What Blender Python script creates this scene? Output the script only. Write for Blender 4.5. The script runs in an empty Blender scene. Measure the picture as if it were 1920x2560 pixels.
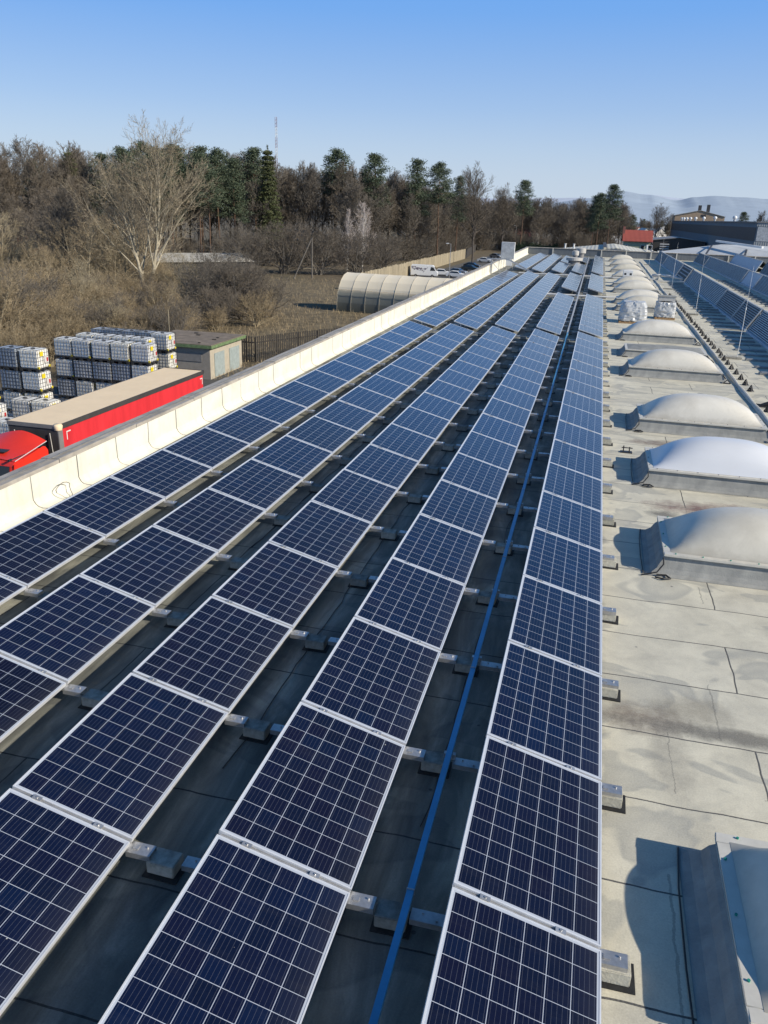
import bpy, bmesh, math, random
from mathutils import Vector, Matrix, noise
R=math.radians
random.seed(7)
sc=bpy.context.scene
col=sc.collection
def U(a,b): return random.uniform(a,b)

# ------------------------------------------------------------------ materials
def new_mat(name):
    m=bpy.data.materials.new(name); m.use_nodes=True
    nt=m.node_tree; b=nt.nodes['Principled BSDF']
    return m,nt,b
def N(nt,t,**kw):
    n=nt.nodes.new(t)
    for k,v in kw.items(): setattr(n,k,v)
    return n
def ramp(nt,fac,stops):
    r=N(nt,'ShaderNodeValToRGB')
    while len(r.color_ramp.elements)<len(stops): r.color_ramp.elements.new(.5)
    for e,(p,c) in zip(r.color_ramp.elements,stops):
        e.position=p; e.color=(*c,1) if len(c)==3 else c
    nt.links.new(fac,r.inputs[0]); return r.outputs[0]
def coords(nt,kind='Object'):
    return N(nt,'ShaderNodeTexCoord').outputs[kind]
def noise_n(nt,vec,scale,detail=5,rough=.6,dist=0):
    n=N(nt,'ShaderNodeTexNoise'); n.inputs['Scale'].default_value=scale
    n.inputs['Detail'].default_value=detail; n.inputs['Roughness'].default_value=rough
    n.inputs['Distortion'].default_value=dist
    nt.links.new(vec,n.inputs['Vector']); return n.outputs['Fac']
def mixc(nt,fac,a,b,mode='MIX'):
    m=N(nt,'ShaderNodeMix',data_type='RGBA',blend_type=mode)
    for i,v in ((0,fac),(6,a),(7,b)):
        if hasattr(v,'links') or hasattr(v,'node'): nt.links.new(v,m.inputs[i])
        elif i==0: m.inputs[0].default_value=v
        else: m.inputs[i].default_value=(*v,1)
    return m.outputs[2]
def math_n(nt,op,a,b=None,c=None):
    m=N(nt,'ShaderNodeMath',operation=op)
    for i,v in enumerate((a,b,c)):
        if v is None: continue
        if isinstance(v,(int,float)): m.inputs[i].default_value=v
        else: nt.links.new(v,m.inputs[i])
    return m.outputs[0]
def scalev(nt,vec,s):
    m=N(nt,'ShaderNodeMapping'); m.inputs['Scale'].default_value=s
    nt.links.new(vec,m.inputs['Vector']); return m.outputs[0]
def bump(nt,b,h,strength=.3,dist=.02):
    n=N(nt,'ShaderNodeBump'); n.inputs['Strength'].default_value=strength; n.inputs['Distance'].default_value=dist
    nt.links.new(h,n.inputs['Height']); nt.links.new(n.outputs[0],b.inputs['Normal'])
def simple(name,c,rough=.6,metal=0,var=.18,scale=6,bmp=.0,spec=.5,stretch=(1,1,1),kind='Object'):
    m,nt,b=new_mat(name)
    v=scalev(nt,coords(nt,kind),stretch)
    f=noise_n(nt,v,scale,6,.65)
    lo=tuple(x*(1-var) for x in c); hi=tuple(min(1,x*(1+var)) for x in c)
    nt.links.new(ramp(nt,f,[(.3,lo),(.7,hi)]),b.inputs['Base Color'])
    b.inputs['Roughness'].default_value=rough; b.inputs['Metallic'].default_value=metal
    b.inputs['Specular IOR Level'].default_value=spec
    if bmp: bump(nt,b,noise_n(nt,v,scale*6,4),bmp,.01)
    return m
M={}
def felt_material():
    m,nt,b=new_mat('roof_felt')
    P=coords(nt,'Object'); sx=N(nt,'ShaderNodeSeparateXYZ'); nt.links.new(P,sx.inputs[0])
    big=noise_n(nt,P,.55,6,.6,.6); mid=noise_n(nt,P,2.6,8,.7,.3); fine=noise_n(nt,P,70,3,.7)
    base=ramp(nt,big,[(.28,(.42,.39,.315)),(.48,(.62,.58,.475)),(.70,(.78,.745,.63))])
    c=mixc(nt,.55,base,ramp(nt,mid,[(.25,(.36,.335,.275)),(.6,(.70,.66,.55))]))
    # blotches of old ponding, darker with crisp rims
    pond=noise_n(nt,scalev(nt,P,(.8,1.2,1)),.9,3,.5,.8)
    c=mixc(nt,ramp(nt,pond,[(.54,(0,0,0)),(.565,(.62,.62,.62)),(.62,(.36,.36,.36)),(1,(.40,.40,.40))]),c,(.30,.30,.28))
    # rusty / mossy stains between the domes
    for (x,y,rx,ry,col_,s) in ((2.9,13.65,1.9,.50,(.16,.075,.06),1.0),(2.3,17.9,1.5,.4,(.15,.09,.06),.9),(3.2,21.0,1.6,.3,(.16,.12,.09),.6),
                          (.95,7.05,.5,.32,(.13,.085,.05),.8),(1.75,7.0,1.3,.16,(.10,.09,.07),.85),(1.4,7.35,.5,.3,(.2,.17,.12),.6),(1.15,6.45,.25,.6,(.2,.18,.15),.5),(2.9,6.7,.8,.3,(.2,.16,.12),.5),(1.55,13.2,.35,.25,(.04,.035,.03),.8)):
        dx=math_n(nt,'DIVIDE',math_n(nt,'SUBTRACT',sx.outputs[0],x),rx)
        dy=math_n(nt,'DIVIDE',math_n(nt,'SUBTRACT',sx.outputs[1],y),ry)
        d=math_n(nt,'ADD',math_n(nt,'MULTIPLY',dx,dx),math_n(nt,'MULTIPLY',dy,dy))
        d=math_n(nt,'ADD',d,math_n(nt,'MULTIPLY',math_n(nt,'SUBTRACT',noise_n(nt,P,3.5,7,.75),.5),2.3))
        f=ramp(nt,d,[(.0,(s,s,s)),(.95,(0,0,0))])
        c=mixc(nt,f,c,col_)
    # sheet joints
    nz=N(nt,'ShaderNodeTexNoise'); nz.inputs['Scale'].default_value=1.3; nz.inputs['Detail'].default_value=5; nt.links.new(P,nz.inputs['Vector'])
    wob=N(nt,'ShaderNodeVectorMath',operation='SCALE'); wob.inputs['Scale'].default_value=.085; nt.links.new(nz.outputs['Color'],wob.inputs[0])
    av=N(nt,'ShaderNodeVectorMath',operation='ADD'); nt.links.new(P,av.inputs[0]); nt.links.new(wob.outputs[0],av.inputs[1])
    bk=N(nt,'ShaderNodeTexBrick'); nt.links.new(av.outputs[0],bk.inputs['Vector'])
    for k,v in (('Scale',1),('Mortar Size',.009),('Mortar Smooth',.3),('Brick Width',3.1),('Row Height',.98)): bk.inputs[k].default_value=v
    bk.offset=.37; bk.inputs['Color1'].default_value=(.93,.93,.93,1); bk.inputs['Color2'].default_value=(1.05,1.04,1.0,1)
    c=mixc(nt,1.0,c,bk.outputs['Color'],'MULTIPLY')
    jf=math_n(nt,'MULTIPLY',bk.outputs['Fac'],ramp(nt,noise_n(nt,P,1.7,4),[(.34,(.25,)*3),(.6,(1,)*3)]))
    c=mixc(nt,jf,c,(.025,.023,.02))
    # scattered crumbs
    vo=N(nt,'ShaderNodeTexVoronoi'); vo.inputs['Scale'].default_value=2.3; nt.links.new(P,vo.inputs['Vector'])
    c=mixc(nt,ramp(nt,vo.outputs['Distance'],[(.03,(.8,)*3),(.045,(0,)*3)]),c,(.06,.055,.045))
    for (x0,x1,y0,y1) in ((2.45,2.47,5.95,6.93),(1.62,1.635,6.9,7.9),(1.15,1.16,6.0,6.9),(3.1,3.115,8.9,9.8),(1.78,1.795,9.9,10.4),(1.02,1.04,3.2,5.05),(1.9,1.91,12.9,13.7),(2.9,2.915,23.3,24.1)):
        wx=math_n(nt,'ADD',sx.outputs[0],math_n(nt,'MULTIPLY',math_n(nt,'SUBTRACT',noise_n(nt,P,4,5,.7),.5),.10))
        ins=math_n(nt,'MULTIPLY',math_n(nt,'MULTIPLY',math_n(nt,'GREATER_THAN',wx,x0),math_n(nt,'LESS_THAN',wx,x1)),math_n(nt,'MULTIPLY',math_n(nt,'GREATER_THAN',sx.outputs[1],y0),math_n(nt,'LESS_THAN',sx.outputs[1],y1)))
        c=mixc(nt,math_n(nt,'MULTIPLY',ins,.45),c,(.05,.045,.035))
    c=mixc(nt,1,c,(1.16,1.15,1.08),'MULTIPLY')
    c=mixc(nt,.22,c,ramp(nt,fine,[(.3,(.15,.15,.14)),(.7,(.75,.73,.68))]))
    shade_mask=ramp(nt,math_n(nt,'ADD',math_n(nt,'MULTIPLY',sx.outputs[0],.5),math_n(nt,'ADD',.5,math_n(nt,'MULTIPLY',math_n(nt,'SUBTRACT',mid,.5),.25))),[(.62,(0,0,0)),(.78,(1,1,1))])
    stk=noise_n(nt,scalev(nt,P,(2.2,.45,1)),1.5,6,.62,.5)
    c=mixc(nt,1,c,mixc(nt,shade_mask,ramp(nt,stk,[(.30,(.14,.15,.165)),(.5,(.30,.32,.34)),(.72,(.64,.67,.70))]),(1,1,1)),'MULTIPLY')  # painted shade and bluish sky sheen on the felt in the row gaps
    nt.links.new(c,b.inputs['Base Color']); b.inputs['Roughness'].default_value=.82
    nt.links.new(ramp(nt,mid,[(.3,(.55,)*3),(.7,(.95,)*3)]),b.inputs['Roughness'])
    h=math_n(nt,'SUBTRACT',math_n(nt,'ADD',math_n(nt,'MULTIPLY',fine,.12),math_n(nt,'MULTIPLY',mid,.7)),math_n(nt,'MULTIPLY',bk.outputs['Fac'],.6))
    bump(nt,b,h,.45,.02)
    return m
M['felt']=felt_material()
def felt_plain(name,c1,c2,scale=3,rough=.8):
    m,nt,b=new_mat(name); P=coords(nt,'Object')
    f=noise_n(nt,P,scale,8,.7,.4)
    streak=noise_n(nt,scalev(nt,P,(2.5,2.5,.35)),2.2,5,.6)
    c=mixc(nt,.4,ramp(nt,f,[(.3,c1),(.7,c2)]),ramp(nt,streak,[(.35,c1),(.65,c2)]))
    nt.links.new(c,b.inputs['Base Color']); b.inputs['Roughness'].default_value=rough
    bump(nt,b,math_n(nt,'ADD',noise_n(nt,P,60,3),math_n(nt,'MULTIPLY',f,2)),.35,.015); return m
M['curb']=felt_plain('curb_felt',(.21,.215,.205),(.40,.395,.36))
M['curb2']=felt_plain('pale_membrane',(.40,.40,.37),(.66,.65,.60),6)
M['endwall']=felt_plain('end_wall_shade_tone',(.11,.125,.14),(.19,.205,.215),1.5)  # dark blue-grey puts the end wall's shade into its colour
M['bitumen']=simple('bitumen',(.02,.02,.02),.7,var=.5,scale=20,bmp=.3)
M['parapet']=None
def parapet_material():
    m,nt,b=new_mat('cream_coating'); P=coords(nt,'Object')
    f=noise_n(nt,P,1.1,8,.65,.4); st=noise_n(nt,scalev(nt,P,(1,2.2,.25)),2.5,6,.6)
    c=ramp(nt,f,[(.25,(.68,.65,.53)),(.6,(.84,.81,.69))])
    c=mixc(nt,ramp(nt,st,[(.52,(0,)*3),(.75,(.35,)*3)]),c,(.50,.46,.36))
    sp=noise_n(nt,P,9,4,.7); c=mixc(nt,ramp(nt,sp,[(.66,(0,)*3),(.74,(.5,)*3)]),c,(.38,.34,.26))
    nt.links.new(c,b.inputs['Base Color']); b.inputs['Roughness'].default_value=.75
    bump(nt,b,f,.5,.05); return m
M['parapet']=parapet_material()
M['coping']=simple('weathered_coping',(.46,.41,.34),.6,.1,.35,3,.2,stretch=(1,.6,1))
M['alu']=simple('anodised_aluminium',(.80,.81,.83),.38,.55,.08,8)
M['frame']=simple('panel_frame',(.82,.83,.84),.4,.35,.06,8)
M['galv']=simple('galvanised_steel',(.50,.50,.50),.42,.7,.3,9)
def tinted(name,c,lo,hi,rough=.8,var=.3,scale=10,bmp=.3):
    m=simple(name,c,rough,0,var,scale,bmp); nt=m.node_tree; b=nt.nodes['Principled BSDF']; l=b.inputs['Base Color'].links[0].from_socket
    ob=N(nt,'ShaderNodeObjectInfo'); nt.links.new(mixc(nt,1,l,ramp(nt,ob.outputs['Random'],[(0,lo),(1,hi)]),'MULTIPLY'),b.inputs['Base Color']); return m
M['concrete']=tinted('concrete',(.40,.39,.36),(.45,.45,.43),(1.1,1.05,.95),.9,.45,9,.5)
M['tray']=simple('tray_sky_tint',(.075,.31,.52),.45,.15,.22,1.6,.1)  # metal tray, blue sky reflection put into the base colour
M['tray_far']=simple('galvanised_tray',(.45,.47,.49),.6,.1,.12,3)
M['black']=simple('black_plastic',(.025,.025,.027),.5,0,.3,8)
M['white']=simple('white_paint',(.78,.78,.76),.5,0,.06,3)
M['pvc']=simple('white_pipe',(.72,.71,.68),.45,0,.08,3)
M['wire']=simple('bare_wire',(.30,.29,.27),.5,.5,.2,8)

def panel_material():
    m,nt,b=new_mat('solar_cells'); P=coords(nt,'Object'); s=N(nt,'ShaderNodeSeparateXYZ'); nt.links.new(P,s.inputs[0])
    cw=.1585
    u=math_n(nt,'DIVIDE',math_n(nt,'ADD',s.outputs[0],1.0-.0245),cw)   # 0..6
    v=math_n(nt,'DIVIDE',math_n(nt,'SUBTRACT',s.outputs[1],.0425),cw)  # 0..10
    fu=math_n(nt,'FRACT',u); fv=math_n(nt,'FRACT',v)
    au=math_n(nt,'ABSOLUTE',math_n(nt,'SUBTRACT',fu,.5)); av=math_n(nt,'ABSOLUTE',math_n(nt,'SUBTRACT',fv,.5))
    g=math_n(nt,'GREATER_THAN',math_n(nt,'MAXIMUM',au,av),.4865)
    ob=N(nt,'ShaderNodeObjectInfo')
    cb=N(nt,'ShaderNodeCombineXYZ'); nt.links.new(math_n(nt,'FLOOR',u),cb.inputs[0]); nt.links.new(math_n(nt,'FLOOR',v),cb.inputs[1])
    nt.links.new(math_n(nt,'MULTIPLY',ob.outputs['Random'],91.7),cb.inputs[2])
    wn=N(nt,'ShaderNodeTexWhiteNoise',noise_dimensions='3D'); nt.links.new(cb.outputs[0],wn.inputs['Vector'])
    cell=ramp(nt,wn.outputs['Value'],[(0,(.0030,.0058,.022)),(.5,(.0036,.0075,.029)),(.8,(.0052,.0055,.024)),(1,(.0028,.0095,.037))])
    pn=ramp(nt,ob.outputs['Random'],[(0,(.60,.60,.72)),(.35,(1.25,.95,1.0)),(.6,(1,1,1)),(1,(.8,1.3,1.45))])
    cell=mixc(nt,1,cell,pn,'MULTIPLY')
    # crystal grain
    vo=N(nt,'ShaderNodeTexVoronoi'); vo.inputs['Scale'].default_value=60; nt.links.new(P,vo.inputs['Vector'])
    cell=mixc(nt,.25,cell,mixc(nt,vo.outputs['Color'],(.002,.004,.015),(.007,.014,.042)))
    # busbars along the row direction, five to a cell
    bb=math_n(nt,'ABSOLUTE',math_n(nt,'SUBTRACT',math_n(nt,'FRACT',math_n(nt,'MULTIPLY',fu,5)),.5))
    bbm=math_n(nt,'MULTIPLY',math_n(nt,'LESS_THAN',bb,.030),.20)
    cell=mixc(nt,bbm,cell,(.35,.37,.42))
    out=math_n(nt,'MAXIMUM',math_n(nt,'MAXIMUM',math_n(nt,'LESS_THAN',u,0),math_n(nt,'GREATER_THAN',u,6)),math_n(nt,'MAXIMUM',math_n(nt,'LESS_THAN',v,0),math_n(nt,'GREATER_THAN',v,10)))
    g=math_n(nt,'MAXIMUM',g,out)
    c=mixc(nt,g,cell,(.46,.50,.57))
    dust=noise_n(nt,coords(nt,'Object'),3.0,6,.7)
    pw=N(nt,'ShaderNodeVectorMath',operation='ADD'); nt.links.new(P,pw.inputs[0]); nt.links.new(ob.outputs['Location'],pw.inputs[1])
    stv=noise_n(nt,scalev(nt,pw.outputs[0],(.6,5,1)),2.0,6,.7,.4); dust=math_n(nt,'ADD',math_n(nt,'MULTIPLY',dust,1),math_n(nt,'MULTIPLY',ramp(nt,stv,[(.5,(0,)*3),(.8,(1,)*3)]),2.4))
    edge=math_n(nt,'MULTIPLY',math_n(nt,'POWER',math_n(nt,'ADD',s.outputs[0],1.0),9),.05)
    d=math_n(nt,'ADD',math_n(nt,'MULTIPLY',dust,.008),edge)
    c=mixc(nt,d,c,(.42,.40,.36))
    sv=N(nt,'ShaderNodeTexVoronoi'); sv.inputs['Scale'].default_value=3.1
    pv=N(nt,'ShaderNodeVectorMath',operation='ADD'); nt.links.new(P,pv.inputs[0]); nt.links.new(ob.outputs['Location'],pv.inputs[1]); nt.links.new(pv.outputs[0],sv.inputs['Vector'])
    c=mixc(nt,ramp(nt,sv.outputs['Distance'],[(.012,(.8,)*3),(.018,(0,)*3)]),c,(.6,.6,.55))
    nt.links.new(c,b.inputs['Base Color'])
    b.inputs['Roughness'].default_value=.13; b.inputs['IOR'].default_value=1.36
    b.inputs['Coat Weight'].default_value=0.12; b.inputs['Specular IOR Level'].default_value=.40; b.inputs['Coat Roughness'].default_value=.05
    return m
M['cells']=panel_material()
M['backsheet']=simple('backsheet',(.6,.6,.6),.7,0,.05)
def dome_material():
    m,nt,b=new_mat('opal_acrylic'); P=coords(nt,'Object')
    f=noise_n(nt,P,1.3,7,.65,.3); ob=N(nt,'ShaderNodeObjectInfo')
    c=ramp(nt,f,[(.3,(.68,.64,.55)),(.7,(.84,.80,.70))])
    c=mixc(nt,ramp(nt,noise_n(nt,P,14,5,.7),[(.6,(0,)*3),(.8,(.25,)*3)]),c,(.5,.47,.42))
    c=mixc(nt,1,c,ramp(nt,ob.outputs['Random'],[(0,(.88,.86,.80)),(1,(1.0,1.0,1.0))]),'MULTIPLY')
    sz=N(nt,'ShaderNodeSeparateXYZ'); nt.links.new(P,sz.inputs[0])
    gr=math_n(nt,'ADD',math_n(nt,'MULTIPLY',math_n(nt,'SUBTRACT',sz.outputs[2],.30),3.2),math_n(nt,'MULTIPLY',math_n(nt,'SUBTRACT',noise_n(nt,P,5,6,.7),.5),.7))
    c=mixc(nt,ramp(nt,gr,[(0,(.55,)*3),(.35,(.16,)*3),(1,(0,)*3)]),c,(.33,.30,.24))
    c=mixc(nt,ramp(nt,noise_n(nt,scalev(nt,P,(1,1,.3)),3.2,8,.75,.8),[(.5,(0,)*3),(.75,(.35,)*3)]),c,(.45,.42,.35))
    nt.links.new(c,b.inputs['Base Color']); b.inputs['Roughness'].default_value=.42
    b.inputs['Subsurface Weight'].default_value=0
    return m
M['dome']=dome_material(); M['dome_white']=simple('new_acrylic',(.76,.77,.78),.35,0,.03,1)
M['rim']=simple('rim',(.66,.63,.55),.5,.1,.1,6)
M['green']=simple('green_cap',(.02,.28,.20),.5)
M['slat']=simple('slat',(.50,.51,.51),.5,.3,.3,3)
M['slat_dark']=simple('dark_slat',(.27,.28,.285),.55,.3,.35,2.5)
M['slat_back']=simple('louvre_backing',(.025,.03,.035),.7)
M['plain']=simple('plain_cover',(.45,.52,.60),.6)
M['slab']=simple('slab',(.27,.28,.275),.85,0,.35,5,.3)
M['ground']=None
def ground_material():
    m,nt,b=new_mat('dry_ground'); P=coords(nt,'Object')
    a=noise_n(nt,P,.05,8,.7,.5); f=noise_n(nt,P,.9,8,.75)
    c=ramp(nt,a,[(.35,(.14,.10,.06)),(.5,(.16,.125,.07)),(.65,(.12,.11,.055))])
    c=mixc(nt,.55,c,ramp(nt,f,[(.3,(.045,.035,.022)),(.55,(.15,.12,.075)),(.75,(.26,.22,.15))]))
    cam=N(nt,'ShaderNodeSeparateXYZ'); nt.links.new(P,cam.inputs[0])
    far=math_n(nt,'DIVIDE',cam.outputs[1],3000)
    c=mixc(nt,ramp(nt,far,[(.15,(0,)*3),(1,(.85,)*3)]),c,(.25,.29,.34))  # aerial haze painted into the ground colour with distance
    nt.links.new(c,b.inputs['Base Color']); b.inputs['Roughness'].default_value=.95
    bump(nt,b,f,.6,.2); return m
M['ground']=ground_material()
M['asphalt']=simple('yard_asphalt',(.10,.097,.09),.9,0,.3,.8,.2)
M['path']=simple('sandy_path',(.34,.29,.21),.95,0,.2,.8)
M['grass']=simple('rough_grass',(.16,.125,.07),.95,0,.5,.8)
M['bark']=simple('bark',(.095,.080,.068),.9,0,.4,3)
M['bark_grey']=simple('grey_bark',(.16,.145,.125),.9,0,.35,3)
M['bark_pale']=simple('pale_bark',(.42,.37,.27),.85,0,.3,3)
M['shrub_bark']=simple('tan_bark',(.36,.30,.20),.9,0,.3,2)
M['birch']=simple('birch_bark',(.62,.60,.56),.8,0,.3,3)
M['pinebark']=simple('pine_bark',(.14,.085,.055),.9,0,.35,3)
M['twig']=simple('twigs',(.185,.16,.128),.9,0,.35,.35)
M['twig_dark']=simple('dark_twigs',(.155,.128,.096),.9,0,.3,.35)
M['twig_red']=simple('reddish_twigs',(.185,.155,.12),.9,0,.35,.35)
M['twig_tan']=simple('tan_twigs',(.33,.26,.16),.9,0,.4,.4)
M['twig_pale']=simple('pale_twigs',(.40,.335,.22),.9,0,.3,.4)
M['twig_pop']=simple('poplar_twigs',(.33,.275,.19),.9,0,.25,.4)
M['twig_birch']=simple('birch_twigs',(.55,.48,.43),.9,0,.3,.4)
def needles(name,a,b_):
    m,nt,b=new_mat(name); P=coords(nt,'Object')
    nt.links.new(ramp(nt,noise_n(nt,P,.9,4,.7),[(.3,a),(.7,b_)]),b.inputs['Base Color']); b.inputs['Roughness'].default_value=.7
    return m
M['needles']=needles('pine_needles',(.045,.068,.038),(.115,.142,.080))
M['needles2']=needles('spruce_needles',(.045,.06,.022),(.13,.14,.055))
M['red']=simple('red_paint',(.78,.04,.022),.32,0,.05,2)
M['redtarp']=simple('red_tarpaulin',(.74,.04,.05),.45,0,.16,.9,.15,stretch=(1,1,.3))
M['tan']=simple('cream_roof',(.95,.745,.48),.6,0,.05,1)
M['darkgrey']=simple('dark_grey',(.06,.056,.055),.6,0,.2,2)
M['grey']=simple('grey_metal',(.26,.25,.24),.55,.2,.15,3)
M['glass']=simple('dark_glass',(.015,.02,.025),.08,0,.1)
M['tyre']=simple('tyre',(.015,.015,.015),.8)
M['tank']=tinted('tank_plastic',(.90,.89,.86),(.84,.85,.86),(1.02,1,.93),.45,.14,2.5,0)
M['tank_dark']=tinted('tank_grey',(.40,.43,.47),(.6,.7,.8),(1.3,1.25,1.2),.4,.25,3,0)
M['cage']=simple('cage_steel',(.11,.11,.11),.5,.4,.2,6)
M['pallet']=simple('dark_pallet',(.03,.03,.03),.7)
M['yellow']=simple('yellow_plastic',(.75,.60,.02),.5,0,.1)
M['redlab']=simple('red_label',(.45,.03,.03),.5)
M['greenroof']=simple('mossy_edge',(.15,.22,.10),.8,0,.45,4)
M['rooffelt2']=simple('old_roof_felt',(.21,.17,.13),.9,0,.35,1.5,.3)
M['render']=simple('beige_render',(.46,.41,.32),.9,0,.12,2)
M['render_g']=simple('grey_render',(.33,.30,.26),.9,0,.15,2)
M['bluegrey']=simple('faded_door',(.33,.38,.37),.7,0,.15,3)
M['film']=None
def film_material():
    m,nt,b=new_mat('greenhouse_film'); P=coords(nt,'Generated'); s=N(nt,'ShaderNodeSeparateXYZ'); nt.links.new(coords(nt,'Object'),s.inputs[0])
    f=noise_n(nt,coords(nt,'Object'),.5,5,.6)
    zz=math_n(nt,'ADD',s.outputs[2],math_n(nt,'MULTIPLY',f,.5))
    c=ramp(nt,math_n(nt,'DIVIDE',zz,5.2),[(0,(.07,.075,.06)),(.30,(.16,.165,.14)),(.52,(.25,.25,.21)),(.565,(.40,.37,.29)),(.60,(.78,.69,.52)),(1,(.90,.80,.61))])
    nt.links.new(c,b.inputs['Base Color']); b.inputs['Roughness'].default_value=.5; return m
M['film']=film_material(); M['film2']=simple('hoop_film',(.42,.38,.30),.6)
M['wood']=simple('weathered_wood',(.33,.28,.19),.9,0,.5,1.1,stretch=(1.6,1.6,.15))
M['darkwood']=simple('dark_wood',(.05,.045,.04),.9,0,.3,2)
def corrugated(name,c,var=.2,sc_=9,axis=0):
    m,nt,b=new_mat(name); P=coords(nt,'Object'); w=N(nt,'ShaderNodeTexWave',bands_direction='XYZ'[axis]); w.inputs['Scale'].default_value=sc_
    nt.links.new(P,w.inputs['Vector']); f=noise_n(nt,P,.6,6,.7)
    lo=tuple(x*(1-var) for x in c); hi=tuple(min(1,x*(1+var)) for x in c)
    cc=mixc(nt,.25,ramp(nt,f,[(.3,lo),(.7,hi)]),mixc(nt,w.outputs['Fac'],lo,hi))
    nt.links.new(cc,b.inputs['Base Color']); b.inputs['Roughness'].default_value=.7
    bump(nt,b,w.outputs['Fac'],.6,.05); return m
M['corr']=corrugated('corrugated_sheet',(.44,.42,.37),.25,1.2)
M['shedroof']=corrugated('cream_sheet_roof',(.60,.58,.49),.06,.5,0)
M['whiteroof']=simple('white_sheet_roof',(.62,.63,.62),.6,0,.1,.4)
M['redroof']=corrugated('red_roof',(.36,.085,.060),.12,1.0,0)
M['hall']=corrugated('grey_cladding',(.17,.20,.225),.10,.8,1)
M['hall_l']=corrugated('light_cladding',(.30,.32,.33),.10,.8,0)
M['hall_b']=corrugated('brown_cladding',(.12,.095,.08),.12,.8,1)
M['greenwall']=simple('pale_green_wall',(.42,.45,.30),.9,0,.08,1)
M['whitewall']=simple('white_wall',(.62,.60,.56),.9,0,.08,1)
M['orange']=simple('ochre_wall',(.45,.33,.22),.9,0,.1,.5)
M['brickred']=simple('red_brown_roof',(.30,.13,.10),.9,0,.2,1)
M['wrap']=simple('plastic_wrap',(.52,.53,.53),.32,0,.14,2.5,.15)
M['carton']=simple('carton',(.52,.50,.46),.8,0,.12,3)
M['palletwood']=simple('pallet_wood',(.36,.23,.12),.9,0,.3,6)
M['blue']=simple('blue_tarp',(.08,.22,.42),.6)
M['carblue']=simple('blue_car_paint',(.03,.06,.08),.25,.3,.05)
M['carsilver']=simple('silver_car_paint',(.35,.36,.37),.3,.5,.05)
M['cardark']=simple('dark_car_paint',(.02,.022,.025),.25,.3,.05)
M['mastred']=simple('mast_red',(.38,.30,.34),.6)
M['hedge']=needles('hedge_leaves',(.012,.028,.012),(.035,.06,.02))

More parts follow.
